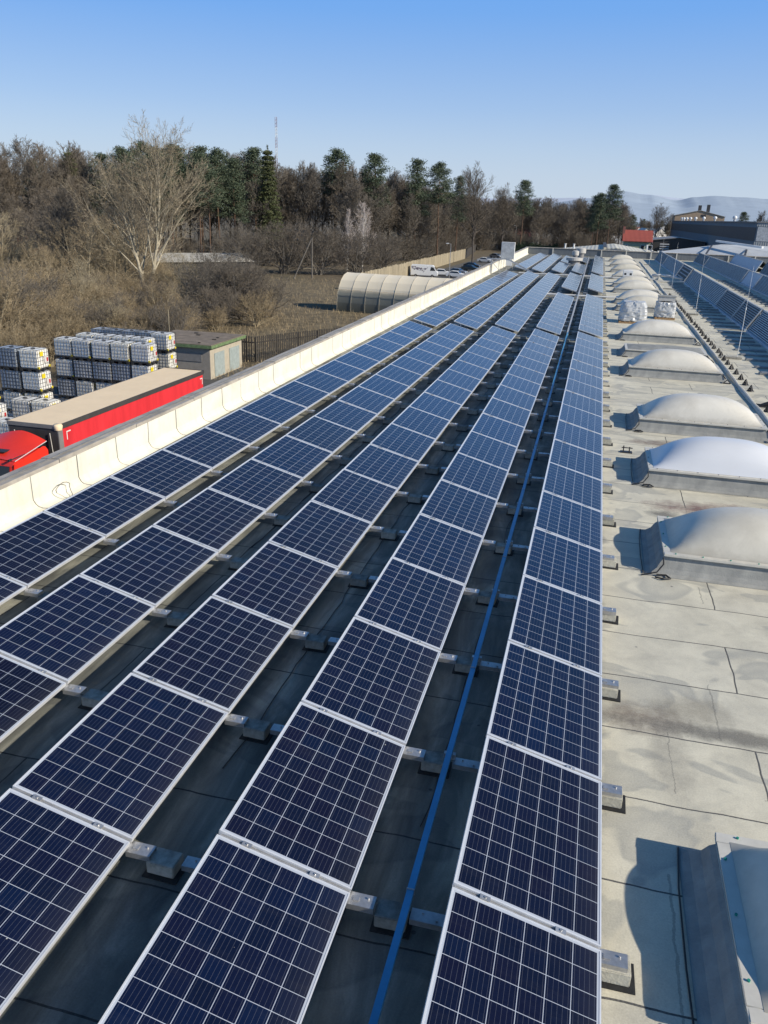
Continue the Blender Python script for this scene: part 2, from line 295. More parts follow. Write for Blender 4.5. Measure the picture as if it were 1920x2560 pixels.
# ------------------------------------------------------------------ mesh builder
class MB:
    def __init__(s): s.v=[]; s.f=[]
    def quad(s,a,b,c,d): i=len(s.v); s.v+=[tuple(a),tuple(b),tuple(c),tuple(d)]; s.f.append((i,i+1,i+2,i+3))
    def tri(s,a,b,c): i=len(s.v); s.v+=[tuple(a),tuple(b),tuple(c)]; s.f.append((i,i+1,i+2))
    def box(s,x0,x1,y0,y1,z0,z1):
        i=len(s.v)
        s.v+=[(x0,y0,z0),(x1,y0,z0),(x1,y1,z0),(x0,y1,z0),(x0,y0,z1),(x1,y0,z1),(x1,y1,z1),(x0,y1,z1)]
        s.f+=[tuple(i+k for k in q) for q in ((0,3,2,1),(4,5,6,7),(0,1,5,4),(1,2,6,5),(2,3,7,6),(3,0,4,7))]; return s
    def hexa(s,pts):
        i=len(s.v); s.v+=[tuple(p) for p in pts]
        s.f+=[tuple(i+k for k in q) for q in ((0,3,2,1),(4,5,6,7),(0,1,5,4),(1,2,6,5),(2,3,7,6),(3,0,4,7))]; return s
    def tube(s,p0,p1,r0,r1=None,n=8,cap=True):
        r1=r0 if r1 is None else r1
        p0=Vector(p0);p1=Vector(p1); d=(p1-p0)
        if d.length<1e-6: return s
        d.normalize(); a=d.orthogonal().normalized(); b=d.cross(a); i=len(s.v)
        for p,r in ((p0,r0),(p1,r1)):
            for k in range(n):
                t=2*math.pi*k/n; s.v.append(tuple(p+a*(r*math.cos(t))+b*(r*math.sin(t))))
        for k in range(n): s.f.append((i+k,i+(k+1)%n,i+n+(k+1)%n,i+n+k))
        if cap: s.f.append(tuple(i+k for k in reversed(range(n)))); s.f.append(tuple(i+n+k for k in range(n)))
        return s
    def path(s,pts,r,n=8):
        for a,b in zip(pts,pts[1:]): s.tube(a,b,r,n=n)
        return s
    def bar(s,p0,p1,w,h,up=(0,0,1)):
        p0=Vector(p0);p1=Vector(p1);d=(p1-p0).normalized(); up=Vector(up); sd=d.cross(up)
        if sd.length<1e-4: sd=Vector((1,0,0))
        sd.normalize(); u=sd.cross(d).normalized()
        a=sd*w/2; b=u*h/2
        return s.hexa([p0-a-b,p0+a-b,p1+a-b,p1-a-b,p0-a+b,p0+a+b,p1+a+b,p1-a+b])
    def prism(s,poly,y0,y1,axis='y'):
        i=len(s.v); n=len(poly)
        for y in (y0,y1):
            for a,b in poly: s.v.append((a,y,b) if axis=='y' else ((y,a,b) if axis=='x' else (a,b,y)))
        s.f.append(tuple(i+k for k in range(n))); s.f.append(tuple(i+n+k for k in reversed(range(n))))
        for k in range(n): s.f.append((i+(k+1)%n,i+k,i+n+k,i+n+(k+1)%n))
        return s
    def lathe(s,prof,c=(0,0,0),n=20):
        i=len(s.v); m=len(prof)
        for r,z in prof:
            for k in range(n):
                t=2*math.pi*k/n; s.v.append((c[0]+r*math.cos(t),c[1]+r*math.sin(t),c[2]+z))
        for j in range(m-1):
            for k in range(n): s.f.append((i+j*n+k,i+j*n+(k+1)%n,i+(j+1)*n+(k+1)%n,i+(j+1)*n+k))
        return s
    def build(s,name,mat,parent=None,smooth=False,bevel=0,fixn=True):
        me=bpy.data.meshes.new(name); me.from_pydata(s.v,[],s.f)
        if fixn:
            bm=bmesh.new(); bm.from_mesh(me); bmesh.ops.recalc_face_normals(bm,faces=bm.faces)
            if bevel:
                bmesh.ops.remove_doubles(bm,verts=bm.verts,dist=1e-5)
                bmesh.ops.bevel(bm,geom=[e for e in bm.edges if e.is_manifold and e.calc_face_angle(0)>.5],offset=bevel,segments=2,affect='EDGES',clamp_overlap=True)
            bm.to_mesh(me); bm.free()
        me.materials.append(mat)
        if smooth:
            for p in me.polygons: p.use_smooth=True
        o=bpy.data.objects.new(name,me); col.objects.link(o)
        if parent: o.parent=parent
        return o
def tag(o,label=None,cat=None,group=None,kind=None):
    if label: o['label']=label
    if cat: o['category']=cat
    if group: o['group']=group
    if kind: o['kind']=kind
    return o
def empty(name,loc=(0,0,0),rz=0,label=None,cat=None,group=None):
    o=bpy.data.objects.new(name,None); col.objects.link(o); o.location=loc; o.rotation_euler=(0,0,rz)
    o.empty_display_size=.2
    return tag(o,label,cat,group)
def dup(o,loc=None,rz=None,label=None,group=None,scale=None,parent=None):
    c=o.copy(); col.objects.link(c)
    if parent is not None: c.parent=parent
    if loc is not None: c.location=loc
    if rz is not None: c.rotation_euler.z=rz
    if scale is not None: c.scale=scale
    if label: c['label']=label
    if group: c['group']=group
    for ch in o.children: dup(ch,parent=c)
    return c
ORD=['','first','second','third','fourth','fifth','sixth','seventh','eighth','ninth','tenth','eleventh','twelfth']
def nth(i):
    if i<len(ORD): return ORD[i]
    return '%d%s'%(i,'th' if 10<=i%100<=20 else {1:'st',2:'nd',3:'rd'}.get(i%10,'th'))

# ------------------------------------------------------------------ camera (fitted to the panel grid)
CAMZ=4.526; FPX=2005.85; yaw,pitch,roll=R(13.7338),R(20.4604),R(1.9348)
f=Vector((-math.sin(yaw)*math.cos(pitch),math.cos(yaw)*math.cos(pitch),-math.sin(pitch)))
r=Vector((math.cos(yaw),math.sin(yaw),0)); u=r.cross(f)
r2=r*math.cos(roll)+u*math.sin(roll); u2=-r*math.sin(roll)+u*math.cos(roll)
cam=bpy.data.cameras.new('camera'); co=bpy.data.objects.new('camera',cam); col.objects.link(co)
mw=Matrix((r2,u2,-f)).transposed().to_4x4(); mw.translation=(0,0,CAMZ); co.matrix_world=mw
cam.sensor_fit='VERTICAL'; cam.sensor_height=36; cam.lens=FPX*36/2560; cam.clip_end=20000; cam.clip_start=.05
sc.camera=co

# ------------------------------------------------------------------ light
SUN_EL=R(29); az_dir=Vector((.972,-.235,0)).normalized()
world=bpy.data.worlds.new('World'); sc.world=world; world.use_nodes=True
wn=world.node_tree; bg=wn.nodes['Background']
sky=wn.nodes.new('ShaderNodeTexSky'); sky.sky_type='NISHITA'; sky.sun_disc=False
sky.sun_elevation=SUN_EL; sky.sun_rotation=math.atan2(az_dir.x,az_dir.y)
sky.air_density=1.0; sky.dust_density=.25; sky.ozone_density=1.6; sky.altitude=200
hs=wn.nodes.new('ShaderNodeHueSaturation'); hs.inputs['Saturation'].default_value=1.25; hs.inputs['Value'].default_value=1.1; hs.inputs['Hue'].default_value=.508
wn.links.new(sky.outputs[0],hs.inputs['Color']); 
tc=wn.nodes.new('ShaderNodeTexCoord'); sp=wn.nodes.new('ShaderNodeSeparateXYZ'); wn.links.new(tc.outputs['Generated'],sp.inputs[0])
hz=ramp(wn,sp.outputs[2],[(0,(.95,)*3),(.04,(.82,)*3),(.11,(.45,)*3),(.20,(.14,)*3),(.30,(0,)*3)])
bl=ramp(wn,sp.outputs[2],[(0,(.4,)*3),(.22,(.95,)*3),(.6,(.6,)*3),(1,(.3,)*3)])
zd=ramp(wn,sp.outputs[2],[(0,(1,)*3),(.30,(1,)*3),(.55,(.50,)*3),(1,(.33,)*3)])
wn.links.new(mixc(wn,1,mixc(wn,hz,mixc(wn,bl,hs.outputs[0],(.98,3.12,7.4)),(4.7,5.5,6.55)),zd,'MULTIPLY'),bg.inputs[0]); bg.inputs[1].default_value=.12
sd=az_dir*math.cos(SUN_EL)+Vector((0,0,math.sin(SUN_EL)))
sl=bpy.data.lights.new('sun','SUN'); sl.energy=5.0; sl.angle=R(.53); sl.color=(1,.92,.79)
so=bpy.data.objects.new('sun',sl); col.objects.link(so); so.rotation_euler=sd.to_track_quat('Z','Y').to_euler(); so.location=(60,-20,60)
sc.view_settings.view_transform='Standard'; sc.view_settings.look='None'; sc.view_settings.exposure=0
try:
    sc.cycles.max_bounces=6; sc.cycles.use_denoising=True
except Exception: pass

G=-8.3
# ------------------------------------------------------------------ setting: ground, yard, hills
tag(MB().box(-9000,9000,-300,9000,G-1,G).build('ground',M['ground']),kind='structure')
def sheet(name,poly,z,mat):
    mb=MB(); mb.v=[(x,y,z) for x,y in poly]; mb.f=[tuple(range(len(poly)))]
    return tag(mb.build(name,mat),kind='structure')
sheet('yard',[(-46,-20),(-9,-20),(-9,64),(-30,64),(-41,50)],G+.004,M['asphalt'])
sheet('car_park',[(-39,150),(-12,140),(60,140),(60,330),(-36,330),(-38,190)],G+.008,M['asphalt'])
sheet('lawn',[(-60,66),(-12,66),(-12,139),(-37,149),(-62,150),(-100,120)],G+.012,M['grass'])
sheet('path',[(-75,113),(-48,102),(-47.5,104),(-75,115.2)],G+.020,M['path'])
def hill(name,y,pts,mat,depth=900):
    mb=MB(); n=len(pts)
    top=[];k=0
    xs=[];
    for (x0,z0),(x1,z1) in zip(pts,pts[1:]):
        for j in range(12):
            t=j/12; tt=t*t*(3-2*t); x=x0+(x1-x0)*t; z=z0+(z1-z0)*tt+3*noise.noise(Vector((x*.006,y*.01,0)))+.8*noise.noise(Vector((x*.03,y*.01,3)))
            top.append((x,z))
    for j in range(len(top)-1):
        (a,za),(b,zb)=top[j],top[j+1]
        mb.quad((a,y-depth,G-5),(b,y-depth,G-5),(b,y-depth*.35,zb*.62),(a,y-depth*.35,za*.62))
        mb.quad((a,y-depth*.35,za*.62),(b,y-depth*.35,zb*.62),(b,y,zb),(a,y,za))
    return tag(mb.build(name,mat,smooth=True),kind='structure')
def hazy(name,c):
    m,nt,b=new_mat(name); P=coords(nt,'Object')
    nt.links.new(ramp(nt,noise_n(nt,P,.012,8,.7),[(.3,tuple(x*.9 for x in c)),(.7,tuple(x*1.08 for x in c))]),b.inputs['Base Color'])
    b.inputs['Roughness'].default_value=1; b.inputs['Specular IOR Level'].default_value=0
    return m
#
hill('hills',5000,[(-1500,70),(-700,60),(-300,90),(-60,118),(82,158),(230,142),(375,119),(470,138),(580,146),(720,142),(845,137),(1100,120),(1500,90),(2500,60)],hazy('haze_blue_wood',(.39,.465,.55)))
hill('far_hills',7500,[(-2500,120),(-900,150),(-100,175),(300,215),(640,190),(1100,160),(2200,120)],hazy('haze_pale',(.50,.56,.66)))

# ------------------------------------------------------------------ the factory building
def px(y): return -8.09-.0105*(y-10)          # inner foot of the left parapet
def ph(y): return .60+.0022*(y-8)
bld=empty('factory_building',(0,0,0),0,'large flat-roofed factory building covered with grey roofing felt, under all the panels','building')
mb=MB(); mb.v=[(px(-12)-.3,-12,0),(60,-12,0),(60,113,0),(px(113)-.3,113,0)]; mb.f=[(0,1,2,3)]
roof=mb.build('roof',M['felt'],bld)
MB().box(-8.9,59.5,-11.9,112.6,G,-.05).build('wall',M['render_g'],bld)
# parapet: inner face with a curved foot
wall=empty('parapet',(0,0,0),0,'long cream-painted roof parapet with dark vertical joints and grey coping','parapet')
prof=[(.16,.004),(.10,.015),(.05,.04),(.02,.085),(.0,.16),(0,1)]
mb=MB(); ys=[-6+1.0*k for k in range(120)]
ys=[y for y in ys if y<112.8]+[112.8]
def pt(y,i):
    o,h=prof[i]; z=h if i<5 else ph(y)-.05
    return (px(y)+o+.012*noise.noise(Vector((y*.9,i*.3,0))),y,z)
for a,b in zip(ys,ys[1:]):
    for i in range(5): mb.quad(pt(a,i),pt(b,i),pt(b,i+1),pt(a,i+1))
mb.build('inner_face',M['parapet'],wall,smooth=True)
mb=MB()
for a,b in zip(ys,ys[1:]): mb.quad((px(a)-.32,a,-1.2),(px(b)-.32,b,-1.2),(px(b)-.32,b,ph(b)-.05),(px(a)-.32,a,ph(a)-.05))
mb.build('outer_face',M['render_g'],wall)
mb=MB(); y=-6; j=0
while y<112:
    L=2.4; b=min(y+L-.02,112.5); dz=.012*(j%2)
    mb.hexa([(px(y)-.32,y,ph(y)-.045),(px(y)+.025,y,ph(y)-.045),(px(b)+.025,b,ph(b)-.045),(px(b)-.32,b,ph(b)-.045),
             (px(y)-.32,y,ph(y)-.01+dz),(px(y)+.025,y,ph(y)+.015+dz),(px(b)+.025,b,ph(b)+.015+dz),(px(b)-.32,b,ph(b)-.01+dz)])
    y+=L; j+=1
mb.build('coping',M['coping'],wall)
mb=MB()
for a,b in zip(ys,ys[1:]):   # ragged felt edge hanging on the coping, and the standing bead
    mb.bar((px(a)-.12,a,ph(a)+.024+.008*U(-1,1)),(px(b)-.12,b,ph(b)+.024),.02,.015)
mb.build('coping_bead',M['wire'],wall)
y=8.0
while y<100:
    mb=MB()
    yy=y; w=U(.006,.011) if y<26 else U(.006,.013)
    if y>20 and random.random()<.3: y+=1.13; continue
    pts=[(px(yy)+prof[i][0]+.006,yy+ (.05*(4-i) if i<5 else 0)*.5+.012*U(-1,1),(prof[i][1] if i<5 else ph(yy)-.06)+.003) for i in range(6)]
    pts[5]=(pts[5][0],pts[5][1],pts[5][2])
    pts.insert(0,(pts[0][0]+.12,pts[0][1]+.06,.008))
    for a,b in zip(pts,pts[1:]): mb.bar(a,b,w,.006,(1,0,.2))
    mb.build('joint',M['wire'],wall)
    y+=1.13+U(-.12,.12)
# loose loop of cable hanging at the near joint
mb=MB(); lp=[]
for k in range(15):
    t=2*math.pi*k/14; lp.append((px(10.6)+.10+.12*max(0,-math.sin(t)),10.7+.17*math.cos(t)*(1+.2*math.sin(3*t)),.14+.12*math.sin(t)))
mb.path(lp,.007,6)
tag(mb.build('cable_loop',M['wire']),'loose loop of dark cable hanging at the foot of the cream parapet','cable')
# far parapet
fw=empty('end_parapet',(0,0,0),0,'grey roof parapet closing the far end of the roof behind the panels','parapet')
MB().box(px(112)-.3,40,112.9,113.3,-1.5,.82).build('wall_face',M['endwall'],fw)
MB().box(px(112)-.34,40,112.82,113.36,.82,.88).build('coping',M['coping'],fw)
for k in range(16): MB().box(-6+k*3.1,-5.88+k*3.1,112.78,112.9,.0,.86).build('joint_cover',M['rim'],fw)

# ------------------------------------------------------------------ solar panels
TH=R(14.73); Y0=4.0518; PY=1.67; ROWX={1:-6.171,2:-4.476,3:-2.795,4:-1.1315,5:.5219}; ZL=.20
def make_panel():
    e=empty('solar_panel'); e.rotation_euler=(0,TH,0)
    y0,y1=.015,1.655; t=.035; w=.011
    mb=MB()
    mb.box(-1,0,y0,y0+w,-t,0.002); mb.box(-1,0,y1-w,y1,-t,0.002)
    mb.box(-1,-1+w,y0+w,y1-w,-t,.002); mb.box(-w,0,y0+w,y1-w,-t,.002)
    mb.box(-1+w,-1+.03,y0+w,y1-w,-t,-t+.002)
    mb.build('frame',M['frame'],e)
    mb=MB(); mb.quad((-1+w,y0+w,-.001),(-w,y0+w,-.001),(-w,y1-w,-.001),(-1+w,y1-w,-.001))
    mb.build('glass',M['cells'],e)
    mb=MB(); mb.quad((-1+w,y0+w,-.006),(-w,y0+w,-.006),(-w,y1-w,-.006),(-1+w,y1-w,-.006))
    mb.build('backsheet',M['backsheet'],e)
    return e
proto=make_panel()
# the support under each joint: sloping rail, two clamps, base plate towards the next row
def make_support():
    e=empty('panel_support')
    def S(x,z): return (x*math.cos(TH)+z*math.sin(TH), -x*math.sin(TH)+z*math.cos(TH))
    def sb(x0,x1,y0,y1,z0,z1):
        pts=[]
        for z in (z0,z1):
            for (x,y) in ((x0,y0),(x1,y0),(x1,y1),(x0,y1)):
                X,Z=S(x,z); pts.append((X,y,Z))
        return pts
    MB().hexa(sb(-.99,-.005,-.03,.03,-.075,-.038)).hexa(sb(-.985,-.01,-.0075,.0075,-.0375,-.014)).build('sloping_rail',M['galv'],e)
    for c in (-.27,-.78):
        m=MB().hexa(sb(c-.035,c+.035,-.0185,.0185,.003,.008)); 
        X,Z=S(c,.008); m.tube((X,0,Z-.005),(X+.0015,0,Z+.008),.009,n=6)
        m.hexa(sb(c-.03,c+.03,-.008,.008,-.013,.0025))
        m.build('clamp',M['galv'],e)
    z=-.055
    MB().box(-.02,.17,-.055,.055,z-.004,z).box(-.02,.17,-.055,-.051,z-.045,z-.0045).box(-.02,.17,.051,.055,z-.045,z-.0045).box(.02,.06,-.02,.02,z+.0005,z+.010).tube((.12,.02,z),(.12,.02,z+.012),.008,n=6).build('foot_plate',M['galv'],e)
    MB().box(-.97,-.93,-.025,.025,-.19,.165).build('rear_leg',M['alu'],e)
    return e
sup=make_support()
def make_tie():
    m=MB(); z=.130
    m.box(.42,.70,-.05,.05,z-.004,z).box(.42,.70,-.05,-.046,z-.045,z-.0045).box(.42,.70,.046,.05,z-.045,z-.0045)
    m.tube((.5,.02,z),(.5,.02,z+.012),.008,n=6).tube((.6,-.02,z),(.6,-.02,z+.012),.008,n=6)
    return m.build('tie_plate',M['galv'])
tie=make_tie()
def make_block():
    e=empty('ballast_block')
    MB().box(0,.215,-.08,.08,.010,.110).build('concrete',M['concrete'],e,bevel=.006)
    MB().box(-.02,.25,-.115,.11,.001,.0095).build('rubber_mat',M['bitumen'],e)
    return e
blk=make_block()
M['block_lit']=tinted('pale_concrete',(.56,.54,.46),(.75,.75,.72),(1.05,1.03,1),.9,.3,9,.5)  # lighter copy of the block concrete, sunlight painted into its tone
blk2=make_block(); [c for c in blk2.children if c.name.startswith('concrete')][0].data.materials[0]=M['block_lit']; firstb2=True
ROWN={1:'the row along the cream parapet',2:'the second row from the parapet',3:'the middle row',4:'the row left of the cable tray',5:'the row beside the domes'}
SEG={1:[('a',Y0+2*-0,1,17),('b',33.25,0,21),('c',75.0,0,19)],
     2:[('a',Y0,0,17),('b',33.25,0,21),('c',72.8,0,20)],
     3:[('a',Y0,-1,17),('b',33.25,0,21),('c',72.8,0,8),('d',88.4,0,8)],
     4:[('a',Y0,-1,17),('b',33.25,0,10),('e',54.6,0,9),('c',72.8,0,8),('d',92.5,0,6)],
     5:[('a',Y0,-1,17),('b',33.25,0,10),('e',54.6,0,9),('c',72.8,0,20)]}
pi=0; joints={}
firstp=firsts=firstt=firstb=True
for rr in (5,4,3,2,1):
    Rx=ROWX[rr]; cnt=0; jc=0
    for (s,ys_,k0,k1) in SEG[rr]:
        tz=TH+R(U(-.25,.25))
        for k in range(k0,k1):
            cnt+=1; y=ys_+k*PY
            lab='blue solar panel, %s from near end, %s'%(nth(cnt),ROWN[rr])
            if firstp: o=proto; firstp=False; o.location=(Rx,y,ZL)
            else: o=dup(proto,(Rx,y,ZL))
            o.rotation_euler=(R(U(-.10,.10)),tz+R(U(-.45,.45)),0)
            tag(o,lab,'solar panel','solar panels laid in five long rows')
        for k in range(k0,k1+1):
            y=ys_+k*PY
            if s in 'bcde' and k==k0 and s=='b': continue
            if y<3.2: continue
            jc+=1
            far=y>45
            if firsts: o=sup; firsts=False
            else:
                o=sup.copy(); col.objects.link(o)
                for ch in sup.children:
                    if far and ch.name.startswith(('clamp','rear')): continue
                    if rr==5 and False: continue
                    c=ch.copy(); col.objects.link(c); c.parent=o
            o.location=(Rx,y,ZL)
            tag(o,'aluminium support, %s joint of %s'%(nth(jc),ROWN[rr]),'bracket','panel supports under the panel joints')
            # tie plate fixed to the block and next row
            bx=Rx+(.165 if rr<5 else -.03)
            if rr<5:
                if firstt: t=tie; firstt=False
                else: t=tie.copy(); col.objects.link(t)
                t.location=(Rx,y,0); t.name='tie_plate'
                tag(t,'steel tie plate at the %s joint, right of %s'%(nth(jc),ROWN[rr]),'plate','tie plates between panel rows')
            if rr!=1 or y<30:
                if rr==5 and firstb2: b=blk2; firstb2=False
                elif rr==5: b=dup(blk2)
                elif firstb: b=blk; firstb=False
                else: b=dup(blk)
                b.location=(bx+U(-.02,.02),y+.02+U(-.015,.015),0)
                b.rotation_euler.z=R(U(-2.5,2.5))
                tag(b,'concrete ballast block, %s joint of %s'%(nth(jc),ROWN[rr]),'ballast block','concrete ballast blocks under the panel supports')
        joints[(rr,s)]=1
# small aluminium strip lying on the blocks of the right-hand row
# ------------------------------------------------------------------ cable tray between the rows
def tray_x(y): return -.735-.0042*(y-3)
tr=empty('cable_tray',(0,0,0),0,'long narrow cable tray tinted with sky reflection running between the two right-hand panel rows','cable tray')
y=1.2; k=0
while y<33:
    b=y+2.95; m=MB(); a0,a1=tray_x(y),tray_x(b); w=.024; z=.19+.004*(k%2)
    m.hexa([(a0-w,y,z),(a0+w,y,z),(a1+w,b,z),(a1-w,b,z),(a0-w,y,z+.04),(a0+w,y,z+.04),(a1+w,b,z+.04),(a1-w,b,z+.04)])
    m.build('tray_cover',M['tray'],tr); 
    MB().box(a1-w-.004,a1+w+.004,b-.002,b+.006,z-.002,z+.048).build('joint_clip',M['galv'],tr)
    y=b+.005; k+=1
m=MB()
for q in range(22):
    a,b=33.2+q*3.3,33.2+(q+1)*3.3; m.bar((tray_x(a),a,.20),(tray_x(b),b,.20+.0),.075,.05)
m.build('far_tray',M['tray_far'],tr)
m=MB()
for q in range(18): m.box(tray_x(5.74+q*1.67)-.05,tray_x(5.74+q*1.67)+.05,5.72+q*1.67,5.76+q*1.67,.14,.188)
m.build('bracket',M['galv'],tr)

# ------------------------------------------------------------------ dome rooflights
def make_dome(flat=False,bolts=True):
    e=empty('dome_rooflight')
    L,W,H0=2.70,1.50,.30      # x length, y width, rim height; origin: near left rim corner at foot
    def ring(o,z,xo=None): xo=o if xo is None else xo; return [(-xo,-o,z),(L+xo,-o,z),(L+xo,W+o,z),(-xo,W+o,z)]
    mb=MB(); rs=[ring(.14,.004,.25),ring(.08,.03,.17),ring(.04,.09,.10),ring(.01,.18,.055),ring(-.03,.27,-.03)]
    for a,b in zip(rs,rs[1:]):
        for i in range(4): mb.quad(a[i],a[(i+1)%4],b[(i+1)%4],b[i])
    mb.build('curb',M['curb'],e)
    mb=MB()
    z0,z1=.262,.30
    for (x0,x1,y0,y1) in ((-.03,L+.03,-.03,.075),(-.03,L+.03,W-.075,W+.03),(-.03,.075,.075,W-.075),(L-.075,L+.03,.075,W-.075)): mb.box(x0,x1,y0,y1,z0,z1)
    mb.build('rim',M['rim'],e,bevel=.006)
    mb=MB(); nx,ny=44,26; x0,x1,y0,y1=.06,L-.06,.06,W-.06; 
    H=.49 if not flat else .10
    for j in range(ny+1):
        for i in range(nx+1):
            u_=i/nx; v_=j/ny; x=x0+(x1-x0)*u_; y=y0+(y1-y0)*v_
            a=max(0,1-abs(2*u_-1)**2.7)**.85; b=max(0,1-abs(2*v_-1)**2.4)**.75
            fl=min(1,min(u_*nx,(nx-u_*nx),v_*ny,(ny-v_*ny))/1.2)
            mb.v.append((x,y,.302+H*a*b*fl))
    for j in range(ny):
        for i in range(nx): q=j*(nx+1)+i; mb.f.append((q,q+1,q+nx+2,q+nx+1))
    mb.build('dome',M['dome'],e,smooth=True)
    if bolts:
        bm_=[]
        for i in range(8): bm_+=[(.12+i*(L-.24)/7,.005),(.12+i*(L-.24)/7,W-.005)]
        for i in range(3): bm_+=[(.005,.25+i*.5),(L-.005,.25+i*.5)]
        b0=None
        for (x,y) in bm_:
            if b0 is None: b0=MB().tube((0,0,0),(0,0,.012),.010,n=8).build('bolt',M['green' if bolts=='green' else 'grey'],e); b=b0
            else: b=b0.copy(); col.objects.link(b)
            b.parent=e; b.location=(x,y,.30)
    # wire clip at the near left foot
    m=MB(); m.path([(-.30,-.17,.012),(-.10,-.13,.06),(-.02,-.06,.16),(-.035,-.035,.25)],.010,6); m.path([(-.12,-.2,.015),(-.02,-.26,.03),(.08,-.2,.02),(.02,-.12,.03),(-.10,-.14,.03)],.012,6)
    m.path([(-.27,-.1,.01),(-.28,.5,.012),(-.27,1.2,.01),(-.24,1.62,.012)],.007,5)  # dark line along the curb foot, drawn in as its shadow crease
    m.build('cable',M['black'],e)
    m=MB(); m.path([(L+.12,-.05,.12),(L+.02,.02,.25)],.018,6); m.path([(L+.05,-.19,.02),(L+.16,-.13,.12),(L+.26,-.2,.02),(L+.05,-.19,.02)],.016,6)
    m.build('clip',M['black'],e)
    return e
domeY=[3.72,10.72,14.82,18.97,26.1,34.25]
lab=['dome rooflight with green screw caps at the lower right edge of the roof view','opal dome rooflight casting a rounded shadow, second dome counted from the near end',
     'brightest white opal dome rooflight, third dome from the near end','opal dome rooflight beyond the rust-stained felt, fourth from the near end',
     'opal dome rooflight just before the low flat skylight, fifth from near end','dome rooflight directly in front of the two plastic-wrapped pallets']
d0=make_dome(bolts='green'); dz=make_dome()
# the far dome prototype without screws
for i,y in enumerate(domeY):
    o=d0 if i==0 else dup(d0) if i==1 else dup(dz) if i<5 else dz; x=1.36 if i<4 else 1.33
    o.location=(x,y,0); tag(o,lab[i],'skylight','dome rooflights in a line along the roof')
    if i==2:
        c=[c for c in o.children if c.name.startswith('dome')][0]; c.data=c.data.copy(); c.data.materials[0]=M['dome_white']
for c in [c for o in bpy.data.objects if o.name.startswith('dome_rooflight') for c in []]: pass
d1=make_dome(bolts=False)
farY=[45.8,49.9,57.6,62.6,71.2,80.5,90.5,101.5]
for i,y in enumerate(farY):
    o=d1 if i==0 else dup(d1); o.location=(1.30,y,0)
    tag(o,'opal dome rooflight, %s beyond the plastic-wrapped pallets'%nth(i+1),'skylight','dome rooflights in a line along the roof')
fl=make_dome(flat=True,bolts=False); fl.name='flat_rooflight'; fl.location=(1.32,30.0,0)
tag(fl,'low flat rooflight with weathered cover between two domes','skylight')
[c for c in fl.children if c.name.startswith('dome')][0].data.materials[0]=M['curb']; fl.scale.z=.85
# roof outlet
o=empty('roof_vent',(3.15,23.2,0),0,'small low round mushroom vent on the felt behind a dome','vent')
MB().lathe([(.20,0),(.20,.03),(.11,.05),(.11,.09)],n=20).build('base',M['curb'],o)
MB().lathe([(.0,.15),(.12,.145),(.19,.12),(.21,.09),(.15,.085)],n=20).build('cap',M['grey'],o,smooth=True)
tag(MB().box(-.12,.12,-.07,.07,0,.02).tube((-.06,0,.02),(-.06,0,.14),.012).tube((.06,0,.02),(.06,0,.12),.012).tube((-.1,0,.1),(.12,0,.1),.01).build('wire_stand',M['black']),'small black wire stand beside the brightest white dome','bracket').location=(1.02,16.9,0)

# pale ridge of membrane running beside the domes
mb=MB(); pts=[]; y=12
prevs=None
while y<104:
    xx=4.47+.004*(y-25)+.06*noise.noise(Vector((y*.25,0,0))); w=.068+.03*noise.noise(Vector((y*.8,2,0)))
    ring=[(xx+w*math.cos(t),y,.01+max(0,w*1.15*math.sin(t))) for t in [math.pi*k/6 for k in range(7)]]
    if prevs:
        for k in range(6): mb.quad(prevs[k],prevs[k+1],ring[k+1],ring[k])
    prevs=ring; y+=.45
tag(mb.build('wrapped_pipe',M['curb2'],smooth=True),'long pale felt-wrapped pipe lying right of the domes','pipe')
# triangular wire holders
def make_holder():
    e=empty('wire_holder')
    m=MB(); 
    for a in (0,2.1,4.2): m.tube((.13*math.cos(a+.5),.13*math.sin(a+.5),.02),(0,0,.22),.026,n=5)
    m.box(-.06,.06,-.02,.02,.0,.13)
    m.build('stand',M['black'],e)
    MB().lathe([(.0,.03),(.15,.03),(.17,.0)],n=12).build('foot',M['black'],e)
    return e
h0=make_holder(); h0.scale=(.62,.62,.8); ys_h=[]; y=17.6
i=0
while y<58:
    if not (22.6<y<24.2):
        o=h0 if i==0 else dup(h0)
        o.location=(4.72+.03*U(-1,1)+(.0022*(y-30)),y,0); o.rotation_euler.z=U(-.2,.2)
        tag(o,'black triangular wire holder, %s from the near end of the line'%nth(i+1),'wire holder','black wire holders beside the wrapped pipe'); i+=1
    y+=.95+U(-.05,.05)
hb=MB().box(-.3,.25,-.12,.12,0,.03).tube((-.1,0,.03),(.1,0,.12),.05,n=8).tube((-.3,.05,.05),(.5,-.02,.04),.014).build('cable_clamp',M['black'])
hb.location=(4.75,22.9,0); tag(hb,'low black cable clamp breaking the line of triangular holders','bracket')

# lightning rods
def make_rod():
    e=empty('lightning_rod')
    MB().tube((0,0,.06),(.0,0,1.75),.010,n=8).tube((0,0,1.75),(0,0,3.2),.006,.004,n=6).tube((0,0,1.72),(0,0,1.8),.018,n=8).build('rod',M['white'],e)
    MB().box(-.55,.15,-.13,.13,.0,.07).build('base',M['concrete'],e,bevel=.01)
    return e
r0=make_rod()
for i,(x,y) in enumerate(((5.22,31.2),(5.24,45.8),(5.31,62.9),(5.40,78.7),(5.46,97.0))):
    o=r0 if i==0 else dup(r0); o.location=(x,y,0)
    tag(o,'tall thin lightning rod on a concrete base, %s from the near end'%nth(i+1),'lightning rod','lightning rods right of the domes')

